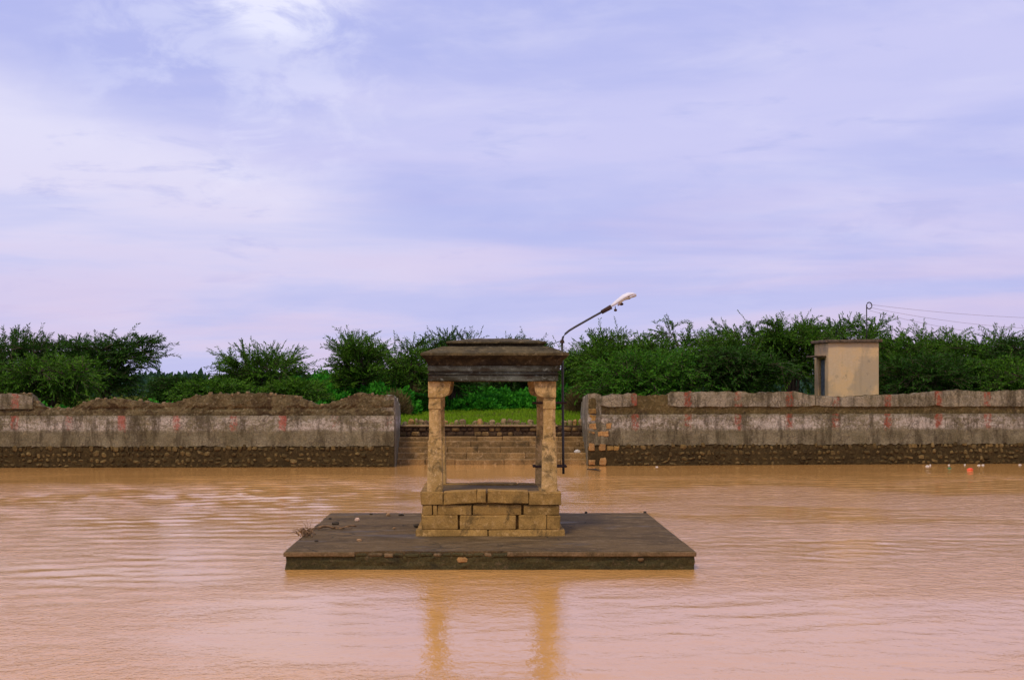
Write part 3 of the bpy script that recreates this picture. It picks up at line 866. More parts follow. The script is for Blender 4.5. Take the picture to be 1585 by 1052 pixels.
# ------------------------------------------------------------------ ground cover (uncountable)
def undergrowth():
    r = np.random.default_rng(31)
    P, D = [], []
    # mounds: x, y, rx, ry, h
    M = []
    for i in range(60):
        x = r.uniform(-7.5, 7.5); y = r.uniform(66, 74)
        M.append((x, y, r.uniform(0.7, 1.5), r.uniform(0.6, 1.1), r.uniform(0.45, 1.15)))
    for (px, py, d) in ((745, 612, 70), (800, 606, 70), (770, 616, 68), (840, 612, 68), (640, 616, 66), (655, 612, 68), (700, 618, 67), (880, 612, 67), (620, 612, 70), (720, 612, 69), (690, 612, 71)):
        M.append((PX(px, d), d, 1.3, 0.8, PZ(py, d) - 1.5))
    for i in range(46):   # the meadow shrubs behind the left wall's end
        px = r.uniform(470, 640); d = r.uniform(74, 92)
        M.append((PX(px, d), d, r.uniform(1.0, 2.0), 1.0, PZ(r.uniform(580, 606), d) - 1.5))
    for i in range(40):
        px = r.uniform(480, 900); d = r.uniform(60, 66) if px < 615 else r.uniform(78, 90)
        M.append((PX(px, d), d, r.uniform(0.8, 1.5), 0.8, PZ(r.uniform(596, 612), d) - 1.5))
    for i in range(110):
        x = r.uniform(-19, 21)
        if -4.2 < x < 5.2 or 12.6 < x < 16.4: continue
        y = (yl(x) if x < 0 else yr(x)) + r.uniform(1.2, 5.5)
        M.append((x, y, r.uniform(0.6, 1.1), 0.6, r.uniform(0.35, 0.85)))
    for (x, y, rx, ry, h) in M:
        n = int(900 * rx * max(h, .5))
        u = unit(r.normal(0, 1, (n, 3))); u[:, 2] = np.abs(u[:, 2])
        s = r.uniform(0.55, 1.0, (n, 1)) ** 0.5
        bumpy = 1 + 0.22 * np.sin(u[:, :1] * 7 + x * 3) * np.cos(u[:, 2:3] * 6 + y)
        p = u * s * bumpy * np.array([rx, ry, h])
        P.append(p + np.array([x, y, float(gz(x, y)) - 0.02])); D.append(unit(u + r.normal(0, .6, (n, 3)) + np.array([0, 0, .3])))
    P = np.concatenate(P); D = np.concatenate(D)
    n = len(P)
    v, f = leaf_quads(P, D, r.uniform(0.12, 0.22, n), r.uniform(0.07, 0.13, n), r)
    o = build('undergrowth', v, f, LUSH)
    tag(o, 'lush bright green creepers and low bushes behind the steps', 'undergrowth', kind='stuff')
    # grass
    n = 60000
    x = r.uniform(-9, 10, n); y = 53.0 + r.uniform(0, 1, n) ** 1.2 * 22
    ok = (x > -3.0) & (x < 3.6) | (y > 54.5)
    x, y = x[ok], y[ok]; n = len(x)
    z = gz(x, y) - 0.01
    D = unit(np.stack([r.normal(0, .35, n), r.normal(0, .35, n), np.ones(n)], 1))
    v, f = leaf_quads(np.stack([x, y, z], 1), D, r.uniform(0.06, 0.17, n), r.uniform(0.012, 0.03, n), r)
    o = build('grass', v, f, GRASSM)
    tag(o, 'short yellowish green grass above the steps', 'grass', kind='stuff')
    # tufts hanging at the feet of the trees, and dry shrub
    P, D = [], []
    for (px, d, h, rx) in ((612, 60, 0.95, 0.7), (640, 72, 1.7, 1.0), (590, 72, 1.5, 1.0), (895, 62, 1.1, 0.6)):
        n = 2600
        u = unit(r.normal(0, 1, (n, 3))); u[:, 2] = np.abs(u[:, 2])
        p = u * r.uniform(0.3, 1, (n, 1)) * np.array([rx, .6, h]) + np.array([PX(px, d), d, float(gz(PX(px, d), d))])
        P.append(p); D.append(unit(u + r.normal(0, .5, (n, 3)) + np.array([0, 0, .8])))
    P = np.concatenate(P); D = np.concatenate(D); n = len(P)
    v, f = leaf_quads(P, D, r.uniform(0.15, 0.35, n), r.uniform(0.012, 0.03, n), r)
    o = build('dry_scrub', v, f, DRYM)
    tag(o, 'brownish dry scrub beside the lush creepers', 'scrub', kind='stuff')
    # far wood
    P, D = [], []
    for i in range(420):
        y = r.uniform(130, 240); x = r.uniform(-0.55, 0.6) * y
        h = r.uniform(1.3, 2.5) * y / 180
        n = 90
        u = unit(r.normal(0, 1, (n, 3))); u[:, 2] = np.abs(u[:, 2])
        P.append(u * r.uniform(.6, 1, (n, 1)) * np.array([r.uniform(3, 6), 2, h]) + np.array([x, y, 1.55]))
        D.append(unit(u + r.normal(0, .6, (n, 3))))
    P = np.concatenate(P); D = np.concatenate(D); n = len(P)
    v, f = leaf_quads(P, D, r.uniform(0.8, 1.5, n), r.uniform(0.5, 0.9, n), r)
    o = build('distant_wood', v, f, FARM)
    tag(o, 'far low wood on the horizon', 'wood', kind='stuff')


undergrowth()

# ------------------------------------------------------------------ small building
def building():
    x0, x1 = PX(1282, 56), PX(1360, 56)
    y0, y1 = 56.0, 58.35
    zb, zt = 1.30, PZ(530, 56)
    root = empty('utility_hut', ((x0 + x1) / 2, (y0 + y1) / 2, zb), 'small flat roofed yellowish plastered hut standing behind the right wall', 'building')
    HUT, k, b, o = mat('stained ochre plaster', 0.9)
    p = pos(k)
    n1 = k.noise(p, 1.3, 6, 0.65); n2 = k.noise(p, 9, 5, 0.7); n3 = k.noise(p, 45, 3, .7)
    drip = k.noise(k.scale(p, (5, 5, 0.5)), 1.0, 5, .6)
    c = k.mix(k.ramp(n1, .36, .64), (0.72, 0.47, 0.21), (0.64, 0.45, 0.24))
    c = k.mix(k.math('MULTIPLY', k.ramp(n2, .5, .7), .5), c, (0.72, 0.53, 0.34))
    c = k.mix(k.math('MULTIPLY', k.ramp(drip, .46, .34), .25), c, (0.32, 0.22, 0.10))
    c = k.mix(k.math('MULTIPLY', k.ramp(k.noise(p, 3.0, 6, .7), .58, .68), .55), c, (0.24, 0.19, 0.10))
    c = k.mix(k.math('MULTIPLY', k.ramp(k.noise(p, 0.9, 5, .6), .48, .60), .5), c, (0.34, 0.27, 0.17))
    c = k.mix(k.math('MULTIPLY', k.ramp(n3, .5, .7), .35), c, (0.36, 0.22, 0.09))
    k.link(c, b.inputs['Base Color'])
    bump(k, b, k.math('ADD', n2, n3), .5, .012)
    t = 0.2
    def box(nm, a, b_, c_, d_, e, f_, m_=HUT, par=root, **kw):
        return from_bm(nm, rough_box(a, b_, c_, d_, e, f_, kw.get('bev', 0.012), kw.get('cuts', 1), kw.get('amp', 0.004), 2), m_, par)
    # walls: front, right, back, and the left one around its doorway
    box('front_wall', x0, x1, y0, y0 + t, zb, zt, cuts=3)
    box('side_wall', x1 - t, x1 - 0.003, y0 + t, y1 - t, zb, zt)
    box('back_wall', x0, x1, y1 - t, y1, zb, zt)
    dy0, dy1, dzt = y0 + 0.62, y0 + 1.75, zt - 0.62
    box('door_jamb', x0 + 0.003, x0 + t, y0 + t, dy0, zb, zt)
    box('door_jamb', x0 + 0.003, x0 + t, dy1, y1 - t, zb, zt)
    box('lintel', x0 + 0.003, x0 + t, dy0, dy1, dzt, zt)
    DOOR = plain('weathered blue grey door', (0.10, 0.12, 0.13), 0.6, 0, 0.4, 6)
    ODOOR = plain('brown door frame', (0.40, 0.27, 0.11), 0.7, 0, 0.3, 8)
    box('door_frame', x0 + 0.05, x0 + 0.13, dy0, dy0 + 0.09, zb, dzt, ODOOR)
    box('door_frame', x0 + 0.05, x0 + 0.13, dy1 - 0.09, dy1, zb, dzt, ODOOR)
    dr = box('door', x0 + 0.10, x0 + 0.14, dy0 + 0.09, dy1 - 0.09, zb, dzt - 0.03, DOOR)
    SHADE = stone('stained concrete', (0.17, 0.115, 0.065), (0.10, 0.07, 0.042), (0.24, 0.17, 0.10), 3, 40, .7, .02, stain=(0.05, 0.036, 0.02))
    box('door_canopy', x0 - 0.42, x0 + 0.01, dy0 - 0.25, dy1 + 0.25, dzt + 0.06, dzt + 0.12, SHADE)
    box('roof_slab', x0 - 0.14, x1 + 0.12, y0 - 0.13, y1 + 0.13, zt + 0.002, zt + 0.12, SHADE, bev=0.02, cuts=4, amp=0.025)
    # moss patch ridge of debris along the roof
    xm = PX(1341, 57.0); zz = zt + 0.12
    th = np.linspace(math.pi, -0.9 * math.pi, 18)
    rr = 0.105
    ztop = PZ(473, 57)
    P = [(xm, 57.0, zt + 0.05), (xm, 57.0, zt + 0.6), (xm, 57.0, ztop - 0.1)] + [(xm + rr + rr * math.cos(a), 57.0, ztop + rr * math.sin(a) * 1.25) for a in th]
    V, Fc = tube_mesh([np.array(P)], [np.full(len(P), 0.022)], 8)
    build('service_mast', V, Fc, PIPE, root, smooth=True)
    # overhead wires from the mast to a pole beyond the frame
    top = np.array([xm + 0.1, 57.0, ztop + 0.05])
    pole = np.array([31.0, 66.0, 0])
    WIRE = plain('overhead wire', (0.42, 0.34, 0.34), 0.6)
    labs = ['topmost thin wire running from the hut mast to the right', 'middle thin wire running from the hut mast to the right', 'lowest sagging thin wire running from the hut mast to the right']
    for i, (dz_, sag) in enumerate(((5.95, 0.25), (5.55, 0.45), (5.10, 0.6))):
        e = np.array([30.5 + 0.4 * i, 66.0, dz_])
        t_ = np.linspace(0, 1, 20)[:, None]
        Pw = top - np.array([0, 0, 0.12 * i]) + (e - (top - np.array([0, 0, 0.12 * i]))) * t_
        Pw[:, 2] -= sag * 4 * (t_[:, 0] * (1 - t_[:, 0]))
        V, Fc = tube_mesh([Pw], [np.full(20, 0.006)], 4)
        ob = build('power_wire', V, Fc, WIRE, origin=tuple(top))
        tag(ob, labs[i], 'wire', 'wires from the hut')
    pr = empty('utility_pole', (31.0, 66.0, 1.5), 'utility pole beyond the right edge carrying the thin wires', 'utility pole')
    V, Fc = tube_mesh([np.array([(31, 66, 1.2), (31, 66, 6.4)])], [np.array([0.11, 0.08])], 8)
    build('post', V, Fc, SHADE, pr, smooth=True)
    from_bm('crossarm', rough_box(30.3, 31.7, 65.87, 65.93, 5.9, 6.0, .01, 0, 0), PIPE, pr)


building()

# ------------------------------------------------------------------ platform in the water
PT = 0.28
def platform():
    x0, x1, y0, y1 = -3.07, 3.28, 22.0, 28.6
    root = empty('island_platform', (0.1, 25.3, 0), 'low square cement platform in the muddy water under the pavilion', 'platform')
    # body
    n = 64
    ring = []
    def edge(xa, ya, xb, yb, m_):
        return [(xa + (xb - xa) * i / m_, ya + (yb - ya) * i / m_) for i in range(m_)]
    loop = edge(x0, y0, x1, y0, n) + edge(x1, y0, x1, y1, n) + edge(x1, y1, x0, y1, n) + edge(x0, y1, x0, y0, n)
    zs = [-0.6, 0.0, 0.06, 0.12, 0.18, 0.225]
    V = []
    cx, cy = (x0 + x1) / 2, (y0 + y1) / 2
    for z in zs:
        for (x, y) in loop:
            q = mn.noise(Vector((x * 3.1, y * 3.1, z * 9))) * 0.022 + mn.noise(Vector((x * 9, y * 9, z * 20))) * 0.012
            s = 1 - 0.004 + q / 3.2
            V.append((cx + (x - cx) * s, cy + (y - cy) * s, z))
    m_ = len(loop)
    Fc = [(i * m_ + j, i * m_ + (j + 1) % m_, (i + 1) * m_ + (j + 1) % m_, (i + 1) * m_ + j) for i in range(len(zs) - 1) for j in range(m_)]
    Fc.append(tuple(range((len(zs) - 1) * m_, len(zs) * m_)))
    build('body', V, Fc, ALGAE, root)
    # deck: grid sheet with slight waviness, ragged along the broken front middle
    xs = np.linspace(x0 + 0.01, x1 - 0.01, 90); ys = np.concatenate([[y0 + 0.012], np.linspace(y0 + 0.05, y1 - 0.01, 80)])
    nx, ny = len(xs), len(ys)
    top = []
    for j, y in enumerate(ys):
        for x in xs:
            z = PT + 0.010 * mn.noise(Vector((x * .8, y * .8, 0))) + 0.004 * mn.noise(Vector((x * 4, y * 4, 2)))
            yy = y
            if j == 0 and PX(549, 22) < x < PX(785, 22):
                yy = y + 0.012 + 0.028 * abs(mn.noise(Vector((x * 5, 0, 4)))) * 2
                z -= 0.012 * abs(mn.noise(Vector((x * 8, 0, 1))))
            ex = min(x - x0, x1 - x); ey = min(y - y0, y1 - y)
            xx_ = x + (0.030 * mn.noise(Vector((0, y * 2.5, x))) + 0.015 * mn.noise(Vector((0, y * 9, x)))) * (1 if ex < 0.05 else 0)
            if ey < 0.06 and y > 25: yy += 0.03 * mn.noise(Vector((x * 2.5, 0, 0)))
            z += 0.006 * mn.noise(Vector((x * 1.7, y * 1.1, 7)))
            top.append((xx_, yy, z))
    V = top + [(x, y, PT - 0.058) for (x, y, z) in top]
    idx = np.arange(nx * ny).reshape(ny, nx)
    f = np.stack([idx[:-1, :-1], idx[:-1, 1:], idx[1:, 1:], idx[1:, :-1]], -1).reshape(-1, 4).tolist()
    N0 = nx * ny
    per = list(idx[0, :]) + list(idx[1:, -1]) + list(idx[-1, -2::-1]) + list(idx[-2:0:-1, 0])
    for a, b_ in zip(per, per[1:] + per[:1]):
        f.append((a, a + N0, b_ + N0, b_))
    build('deck', V, f, CEMENT, root, smooth=False)
    # surviving edge strips
    def lip(xa, xb, ya, yb, seed):
        from_bm('edge_strip', rough_box(xa, xb, ya, yb, PT - 0.075, PT - 0.006, 0.012, 6, 0.008, 4, seed=seed), LIP, root)
    lip(x0 - 0.02, PX(549, 22), y0 - 0.025, y0 + 0.008, 1)
    lip(PX(785, 22), x1 + 0.02, y0 - 0.025, y0 + 0.008, 2)
    lip(x0 - 0.02, x0 + 0.006, y0 + 0.012, y0 + 3.0, 3)
    lip(x1 - 0.006, x1 + 0.02, y0 + 0.012, y1, 4)
    # rubble showing in the broken stretch
    r = np.random.default_rng(8)
    x = PX(552, 22)
    while x < PX(783, 22):
        s = r.uniform(0.10, 0.26)
        from_bm('rubble_stone', rough_box(x, x + s, y0 + 0.0, y0 + 0.2, PT - 0.075 + r.uniform(-.02, .0), PT - 0.018 + r.uniform(-.02, .0), 0.02, 1, 0.014, 7, seed=x), r.choice([ALGAE, ALGAE, LIP]), root)
        x += s + 0.012
    from_bm('rubble_stone', rough_box(PX(707, 22), PX(725, 22), y0 - 0.004, y0 + 0.1, PZ(872, 22), PZ(862, 22), 0.03, 1, 0.02, 9), ORANGE, root)
    from_bm('rubble_stone', rough_box(PX(988, 22), PX(997, 22), y0 - 0.012, y0 + 0.1, PZ(868, 22), PZ(862, 22), 0.02, 1, 0.012, 9), LIP, root)


platform()

# ------------------------------------------------------------------ pavilion
def ringloft(rings, seg, amp, freq=4.0, seed=0, cap_bot=True, cap_top=True):
    """stack of rectangular rings (cx,cy,hx,hy,z) with worn edges"""
    V, Fc = [], []
    for (cx, cy, hx, hy, z) in rings:
        pts = []
        cor = [(-hx, -hy), (hx, -hy), (hx, hy), (-hx, hy)]
        for i in range(4):
            a, b_ = cor[i], cor[(i + 1) % 4]
            for s in range(seg):
                t = s / seg
                pts.append((cx + a[0] + (b_[0] - a[0]) * t, cy + a[1] + (b_[1] - a[1]) * t))
        for (x, y) in pts:
            q = Vector(mn.noise_vector(Vector((x + seed, y, z * 1.5)) * freq)) * amp + Vector(mn.noise_vector(Vector((x + seed, y, z)) * freq * 3.5)) * amp * 0.5
            V.append((x + q.x, y + q.y, z + q.z * 0.7))
    m_ = 4 * seg
    for i in range(len(rings) - 1):
        for j in range(m_):
            Fc.append((i * m_ + j, i * m_ + (j + 1) % m_, (i + 1) * m_ + (j + 1) % m_, (i + 1) * m_ + j))
    if cap_bot: Fc.append(tuple(range(m_))[::-1])
    if cap_top: Fc.append(tuple(range((len(rings) - 1) * m_, len(rings) * m_)))
    return V, Fc


def pavilion():
    CX, CY = 0.12, 25.48
    root = empty('stone_pavilion', (CX, CY, PT), 'small four pillared granite pavilion with blackened cornice on the platform', 'pavilion')
    z3 = 1.02
    # --- plinth: a core and courses of hewn blocks on all four sides
    hw = 1.265
    from_bm('plinth_core', rough_box(CX - hw + 0.2, CX + hw - 0.2, CY - hw + 0.2, CY + hw - 0.2, PT, 0.985, 0, 0), GRANITE, root)
    r = np.random.default_rng(77)
    def zed(v): return 620 + v / 5.66
    def fx(v): return PX(620 + v / 5.66, 24.26)
    courses = [
        # zlo, zhi, half width, front joints (zoom px)
        (PT - 0.01, 0.384, 1.262, [(135, 762), (772, 1440)], 0),
        (0.386, 0.628, 1.195, [(185, 500), (522, 1010), (1035, 1278), (1282, 1400)], 0),
        (0.632, 0.802, 1.178, [(195, 278), (284, 321), (324, 625), (636, 1060), (1080, 1390)], 0),
        (0.806, z3, 1.206, [(180, 372), (375, 668), (670, 750), (764, 1120), (1126, 1410)], 1),
    ]
    heave = {1: (0.020, 0.035), 2: (0.035, 0.0), 3: (0.030, -0.012)}
    for ci, (z0, z1, h, fj, top) in enumerate(courses):
        yf = CY - h
        dep = 0.34
        for bi, (a, b_) in enumerate(fj):
            xa, xb = fx(a), fx(b_)
            dz_, tl = heave.get(bi, (0, 0)) if top else (0, 0)
            off = r.normal(0, 0.008)
            if ci == 0:
                bm = rough_box(xa, xb, yf + 0.0, yf + dep, z0, z1, 0.012, 2, 0.010, 5, seed=bi)
                for v in bm.verts:
                    if v.co.z > (z0 + z1) / 2 and v.co.y < yf + 0.1: v.co.y += 0.045
            else:
                bm = rough_box(xa, xb, yf + off, yf + dep, z0 - (0 if not top else 0) + dz_, z1 + dz_, 0.010, 4, 0.011, 5, tiltz=tl, seed=bi * 1.3 + ci)
            from_bm('plinth_block', bm, GRANITE, root)
        # other three sides
        for side in (1, 2, 3):
            L0, L1 = (-h + dep + 0.006, h - 0.0) if side != 2 else (-h, h - dep - 0.006)
            if side == 3: L0, L1 = -h + dep + 0.006, h - dep - 0.006
            x = L0
            while x < L1 - 0.02:
                xe = min(x + r.uniform(0.4, 0.95), L1)
                if L1 - xe < 0.2: xe = L1
                if side == 1:   box = (CX + h - dep, CX + h, CY + x, CY + xe - 0.008)
                elif side == 2: box = (CX + x, CX + xe - 0.008, CY + h - dep, CY + h)
                else:           box = (CX - h, CX - h + dep, CY + x, CY + xe - 0.008)
                if side == 2: box = (CX + x, CX + xe - 0.008, CY + h - dep, CY + h)
                from_bm('plinth_block', rough_box(*box, z0, z1 + (r.normal(0, .006) if top else 0), 0.018, 2, 0.012, 4, seed=x + side), GRANITE, root)
                x = xe
    from_bm('plinth_floor', rough_box(CX - 0.88, CX + 0.88, CY - 0.88, CY + 0.88, 0.95, 0.995, 0.004, 5, 0.010, 2), CEMENT, root)
    # --- pillars
    yA, yB = 24.62, 26.55
    zp = [(1.0, .136, 0), (1.06, .137, 0), (1.45, .128, 0), (1.875, .120, 0), (1.893, .119, 0), (1.898, .109, 1), (2.15, .104, 1), (2.440, .101, 1), (2.445, .109, 0), (2.60, .106, 0), (2.634, .105, 0)]
    def pillar(cx, cy, inward, seed):
        V, Fc = [], []
        for (z, hw_, octo) in zp:
            c = 0.42 * hw_ if octo else 0.012
            pts = [(-hw_ + c, -hw_), (hw_ - c, -hw_), (hw_, -hw_ + c), (hw_, hw_ - c), (hw_ - c, hw_), (-hw_ + c, hw_), (-hw_, hw_ - c), (-hw_, -hw_ + c)]
            for x, y in pts:
                q = mn.noise_vector(Vector((x + seed, y + cy, z * 2)) * 4) * 0.007
                V.append((cx + x + q.x, cy + y + q.y, z))
        # densify vertically for an uneven outline
        for i in range(len(zp) - 1):
            for j in range(8):
                Fc.append((i * 8 + j, i * 8 + (j + 1) % 8, (i + 1) * 8 + (j + 1) % 8, (i + 1) * 8 + j))
        Fc.append(tuple(range(8))[::-1]); Fc.append(tuple(range((len(zp) - 1) * 8, len(zp) * 8)))
        p = build('pillar', V, Fc, PILLAR, root)
        # small raised panel carved on each face of the middle drum
        for sgn in (-1, 1):
            from_bm('carved_panel', rough_box(cx - 0.05, cx + 0.05, cy + sgn * 0.106 - 0.006, cy + sgn * 0.106 + 0.006, 1.97, 2.39, 0.004, 0, 0), PILLAR, p)
        # corbel: block with a rounded inner shoulder
        zt, zb = 2.912, 2.636
        o_, i_ = -0.114, 0.262
        prof = [(o_, zb), (0.115, zb), (0.145, zb + 0.008)]
        for a in np.linspace(-80, 0, 7):
            prof.append((0.155 + (i_ - 0.155) * math.cos(R(a)) ** 0.8, zb + 0.205 + 0.19 * math.sin(R(a))))
        prof += [(i_ + 0.012, zb + 0.215), (i_ + 0.012, zt), (o_, zt)]
        V, n = [], len(prof)
        for yy in (-0.125, -0.118, 0.118, 0.125):
            ins = 0.006 if abs(yy) > 0.12 else 0
            for (u, z) in prof:
                q = mn.noise(Vector((u * 6 + seed, z * 6, cy))) * 0.008
                uu = u - ins if u > 0 else u + ins
                V.append((cx + inward * (uu + q), cy + yy, z + (ins if z < zb + .01 else 0)))
        Fc = [(k_ * n + j, k_ * n + (j + 1) % n, (k_ + 1) * n + (j + 1) % n, (k_ + 1) * n + j) for k_ in range(3) for j in range(n)]
        Fc += [tuple(range(n))[::-1], tuple(range(3 * n, 4 * n))]
        bm = bmesh.new()
        bv = [bm.verts.new(v) for v in V]
        for f_ in Fc: bm.faces.new([bv[a] for a in f_])
        bmesh.ops.recalc_face_normals(bm, faces=bm.faces)
        from_bm('corbel', bm, PILLAR, root)
    for (cx, cy, inw) in ((-0.833, yA, 1), (1.142, yA, -1), (-0.825, yB, 1), (1.105, yB, -1)):
        pillar(cx, cy, inw, cx * 3 + cy)
    # --- beams
    xl, xr, yf, yb = PX(663, 24.4), PX(864, 24.4), 24.42, 26.72
    za, zb2 = 2.915, 3.03
    from_bm('beam', rough_box(xl, xr, yf, yf + 0.34, za, zb2, 0.014, 5, 0.010, 4), GREYBEAM, root)
    from_bm('beam', rough_box(xl, xr, yb - 0.34, yb, za, zb2, 0.014, 4, 0.010, 4), GREYBEAM, root)
    from_bm('beam', rough_box(xl + 0.004, xl + 0.34, yf + 0.345, yb - 0.345, za, zb2, 0.014, 3, 0.010, 4), GREYBEAM, root)
    from_bm('beam', rough_box(xr - 0.34, xr - 0.004, yf + 0.345, yb - 0.345, za, zb2, 0.014, 3, 0.010, 4), GREYBEAM, root)
    rcx, rcy = (PX(651, 24.25) + PX(880, 24.25)) / 2, (yf + yb) / 2
    hx, hy = (PX(880, 24.25) - PX(651, 24.25)) / 2, (yb - yf) / 2 + 0.15
    bx, by = (xr - xl) / 2, (yb - yf) / 2
    bcx = (xl + xr) / 2
    # grey frieze course
    build('frieze', *ringloft([(bcx, rcy, bx + .012, by + .012, 3.034), (bcx, rcy, bx + .020, by + .020, 3.038), (bcx, rcy, bx + .020, by + .020, 3.050), (bcx, rcy, bx - .012, by - .012, 3.053), (bcx, rcy, bx - .010, by - .010, 3.085), (bcx + .01, rcy, bx + .018, by + .018, 3.092), (bcx + .01, rcy, bx + .026, by + .026, 3.180)], 40, 0.006), GREYBEAM, root)
    # dark curving cornice
    build('cornice', *ringloft([(rcx, rcy, bx + .010, by + .012, 3.183), (rcx, rcy, bx + .034, by + .030, 3.205), (rcx, rcy, bx + .050, by + .046, 3.245), (rcx, rcy, bx + .072, by + .070, 3.285), (rcx, rcy, hx - .040, hy - .040, 3.318), (rcx, rcy, hx - .018, hy - .018, 3.338), (rcx, rcy, hx - .016, hy - .016, 3.350)], 40, 0.010), BLACKENED, root)
    build('eave_slab', *ringloft([(rcx, rcy, hx - .004, hy - .004, 3.352), (rcx, rcy, hx + .004, hy + .004, 3.358), (rcx, rcy, hx + .004, hy + .004, 3.396), (rcx, rcy, hx - .010, hy - .010, 3.404), (rcx, rcy, hx - .18, hy - .18, 3.462), (rcx, rcy, hx - .33, hy - .33, 3.514), (rcx, rcy, hx - .37, hy - .37, 3.518)], 40, 0.007), ROOFSTONE, root)
    tcx = (PX(690, 24.7) + PX(846, 24.7)) / 2
    tx = (PX(846, 24.7) - PX(690, 24.7)) / 2
    build('cap_neck', *ringloft([(tcx, rcy, tx - .06, tx - .08, 3.512), (tcx, rcy, tx - .06, tx - .08, 3.574)], 24, 0.006), BLACKENED, root)  # black colour stands in for the shaded gap under the cap slab
    build('cap_slab', *ringloft([(tcx, rcy, tx - .02, tx - .04, 3.570), (tcx, rcy, tx, tx - .02, 3.576), (tcx, rcy, tx, tx - .02, 3.602), (tcx, rcy, tx - .03, tx - .05, 3.612), (tcx, rcy, tx - .30, tx - .28, 3.652), (tcx, rcy, tx - .55, tx - .5, 3.675)], 24, 0.007), ROOFSTONE, root)


pavilion()

# ------------------------------------------------------------------ street lamp clamped to the back pillar
def lamp():
    d = 26.72
    X = lambda p: PX(p, d)
    Z = lambda p: PZ(p, d)
    root = empty('street_lamp', (X(871.5), d, Z(733)), 'dark pipe street lamp with white head clamped to the back right pillar', 'street lamp')
    P = np.array([(X(872), d, Z(733)), (X(871.5), d, Z(690)), (X(871), d, Z(620)), (X(870.5), d, Z(560)), (X(870), d, Z(534))])
    V, Fc = tube_mesh([P], [np.full(5, 0.024)], 10)
    build('pole', V, Fc, PIPE, root, smooth=True)
    V, Fc = tube_mesh([np.array([(X(870), d, Z(531)), (X(870), d, Z(528))]), np.array([(X(870), d, Z(528)), (X(870), d, Z(526))])], [np.full(2, 0.046), np.full(2, 0.036)], 10)
    build('pipe_collar', V, Fc, RUST, root, smooth=True)
    A = [(870, 534), (870, 527), (871.5, 521.5), (875, 516.5), (881, 511.5), (890, 506), (905, 497.5), (920, 489), (933, 482)]
    V, Fc = tube_mesh([np.array([(X(a), d, Z(b_)) for a, b_ in A])], [np.full(len(A), 0.021)], 10)
    build('arm', V, Fc, PIPE, root, smooth=True)
    V, Fc = tube_mesh([np.array([(X(931), d, Z(483.2)), (X(946), d, Z(474.8))])], [np.array([0.040, 0.046])], 10)
    build('socket', V, Fc, RUST, root, smooth=True)
    # head: a shallow hood that widens and curves up to the tip
    path = [(944, 475.5, .04, .035), (950, 472, .06, .06), (957, 467.5, .095, .085), (965, 462, .125, .10), (973, 457.5, .125, .085), (980, 455.5, .10, .05), (984.5, 455.8, .045, .02)]
    V, n = [], 12
    for (a, b_, wv, hh) in path:
        for j in range(n):
            th = 2 * math.pi * j / n
            zz = math.sin(th)
            zz = zz * hh if zz > 0 else zz * hh * 0.35
            zz *= 0.72
            V.append((X(a) - 0.35 * zz, d + math.cos(th) * wv * 0.85, Z(b_) + zz))
    Fc = [(i * n + j, i * n + (j + 1) % n, (i + 1) * n + (j + 1) % n, (i + 1) * n + j) for i in range(len(path) - 1) for j in range(n)]
    Fc += [tuple(range(n))[::-1], tuple(range((len(path) - 1) * n, len(path) * n))]
    hd = build('lamp_head', V, Fc, LAMPWHITE, root, smooth=True)
    P = [(957, 472.5), (960, 468.5), (964, 465), (968, 463), (973, 462), (978, 459.5), (984, 457.8)]
    V, Fc = tube_mesh([np.array([(X(a), d - 0.09, Z(b_)) for a, b_ in P]), np.array([(X(a), d + 0.09, Z(b_)) for a, b_ in P])], [np.full(len(P), 0.016)] * 2, 6)
    build('rim', V, Fc, LAMPGLASS, root, smooth=True)
    for (a, b_, s) in ((952.5, 480, .030), (961.8, 470.8, .036), (973.5, 461.3, .026)):
        top = (X(a - 0.5), d, Z(b_ - 6))
        V, Fc = tube_mesh([np.array([top, (X(a), d, Z(b_ - 1.5))]), np.array([(X(a), d, Z(b_ - 2)), (X(a), d, Z(b_ - .8)), (X(a + .3), d, Z(b_ + 1.0)), (X(a + .5), d, Z(b_ + 2))])], [np.full(2, 0.008), np.array([.6, 1, 1, .4]) * s], 8)
        build('hanging_fitting', V, Fc, RUST, root, smooth=True)
    # two pairs of flat clamp bars that grip the pillar
    for py in (623, 720):
        for yy in (26.41, 26.71):
            from_bm('clamp_bar', rough_box(X(824), X(876), yy - 0.012, yy + 0.012, Z(py + 1.6), Z(py - 1.6), 0.003, 0, 0), RUST, root)
        for p_ in (826, 874):
            V, Fc = tube_mesh([np.array([(X(p_), 26.36, Z(py)), (X(p_), 26.76, Z(py))])], [np.full(2, 0.013)], 6)
            build('clamp_bolt', V, Fc, RUST, root, smooth=True)


lamp()

# ------------------------------------------------------------------ loose things
def blob(name, x, y, z, sx, sy, sz, material, label, cat, group=None, seed=0):
    bm = bmesh.new()
    bmesh.ops.create_icosphere(bm, subdivisions=2, radius=1.0)
    for v in bm.verts:
        q = v.co.normalized()
        k_ = 1 + 0.35 * mn.noise(q * 1.6 + Vector((seed * 5.1, 0, 0)))
        v.co = Vector((q.x * sx * k_, q.y * sy * k_, q.z * sz * k_))
        if v.co.z < -sz * 0.55: v.co.z = -sz * 0.55
    bmesh.ops.translate(bm, verts=bm.verts, vec=Vector((x, y, z + sz * 0.5)))
    o = from_bm(name, bm, material, None, (x, y, z))
    return tag(o, label, cat, group)


def deckpt(px, py):
    d = (CAMH - PT) * F / (py - 594)
    return PX(px, d), d


def waterpt(px, py):
    d = CAMH * F / (py - 594)
    return PX(px, d), d


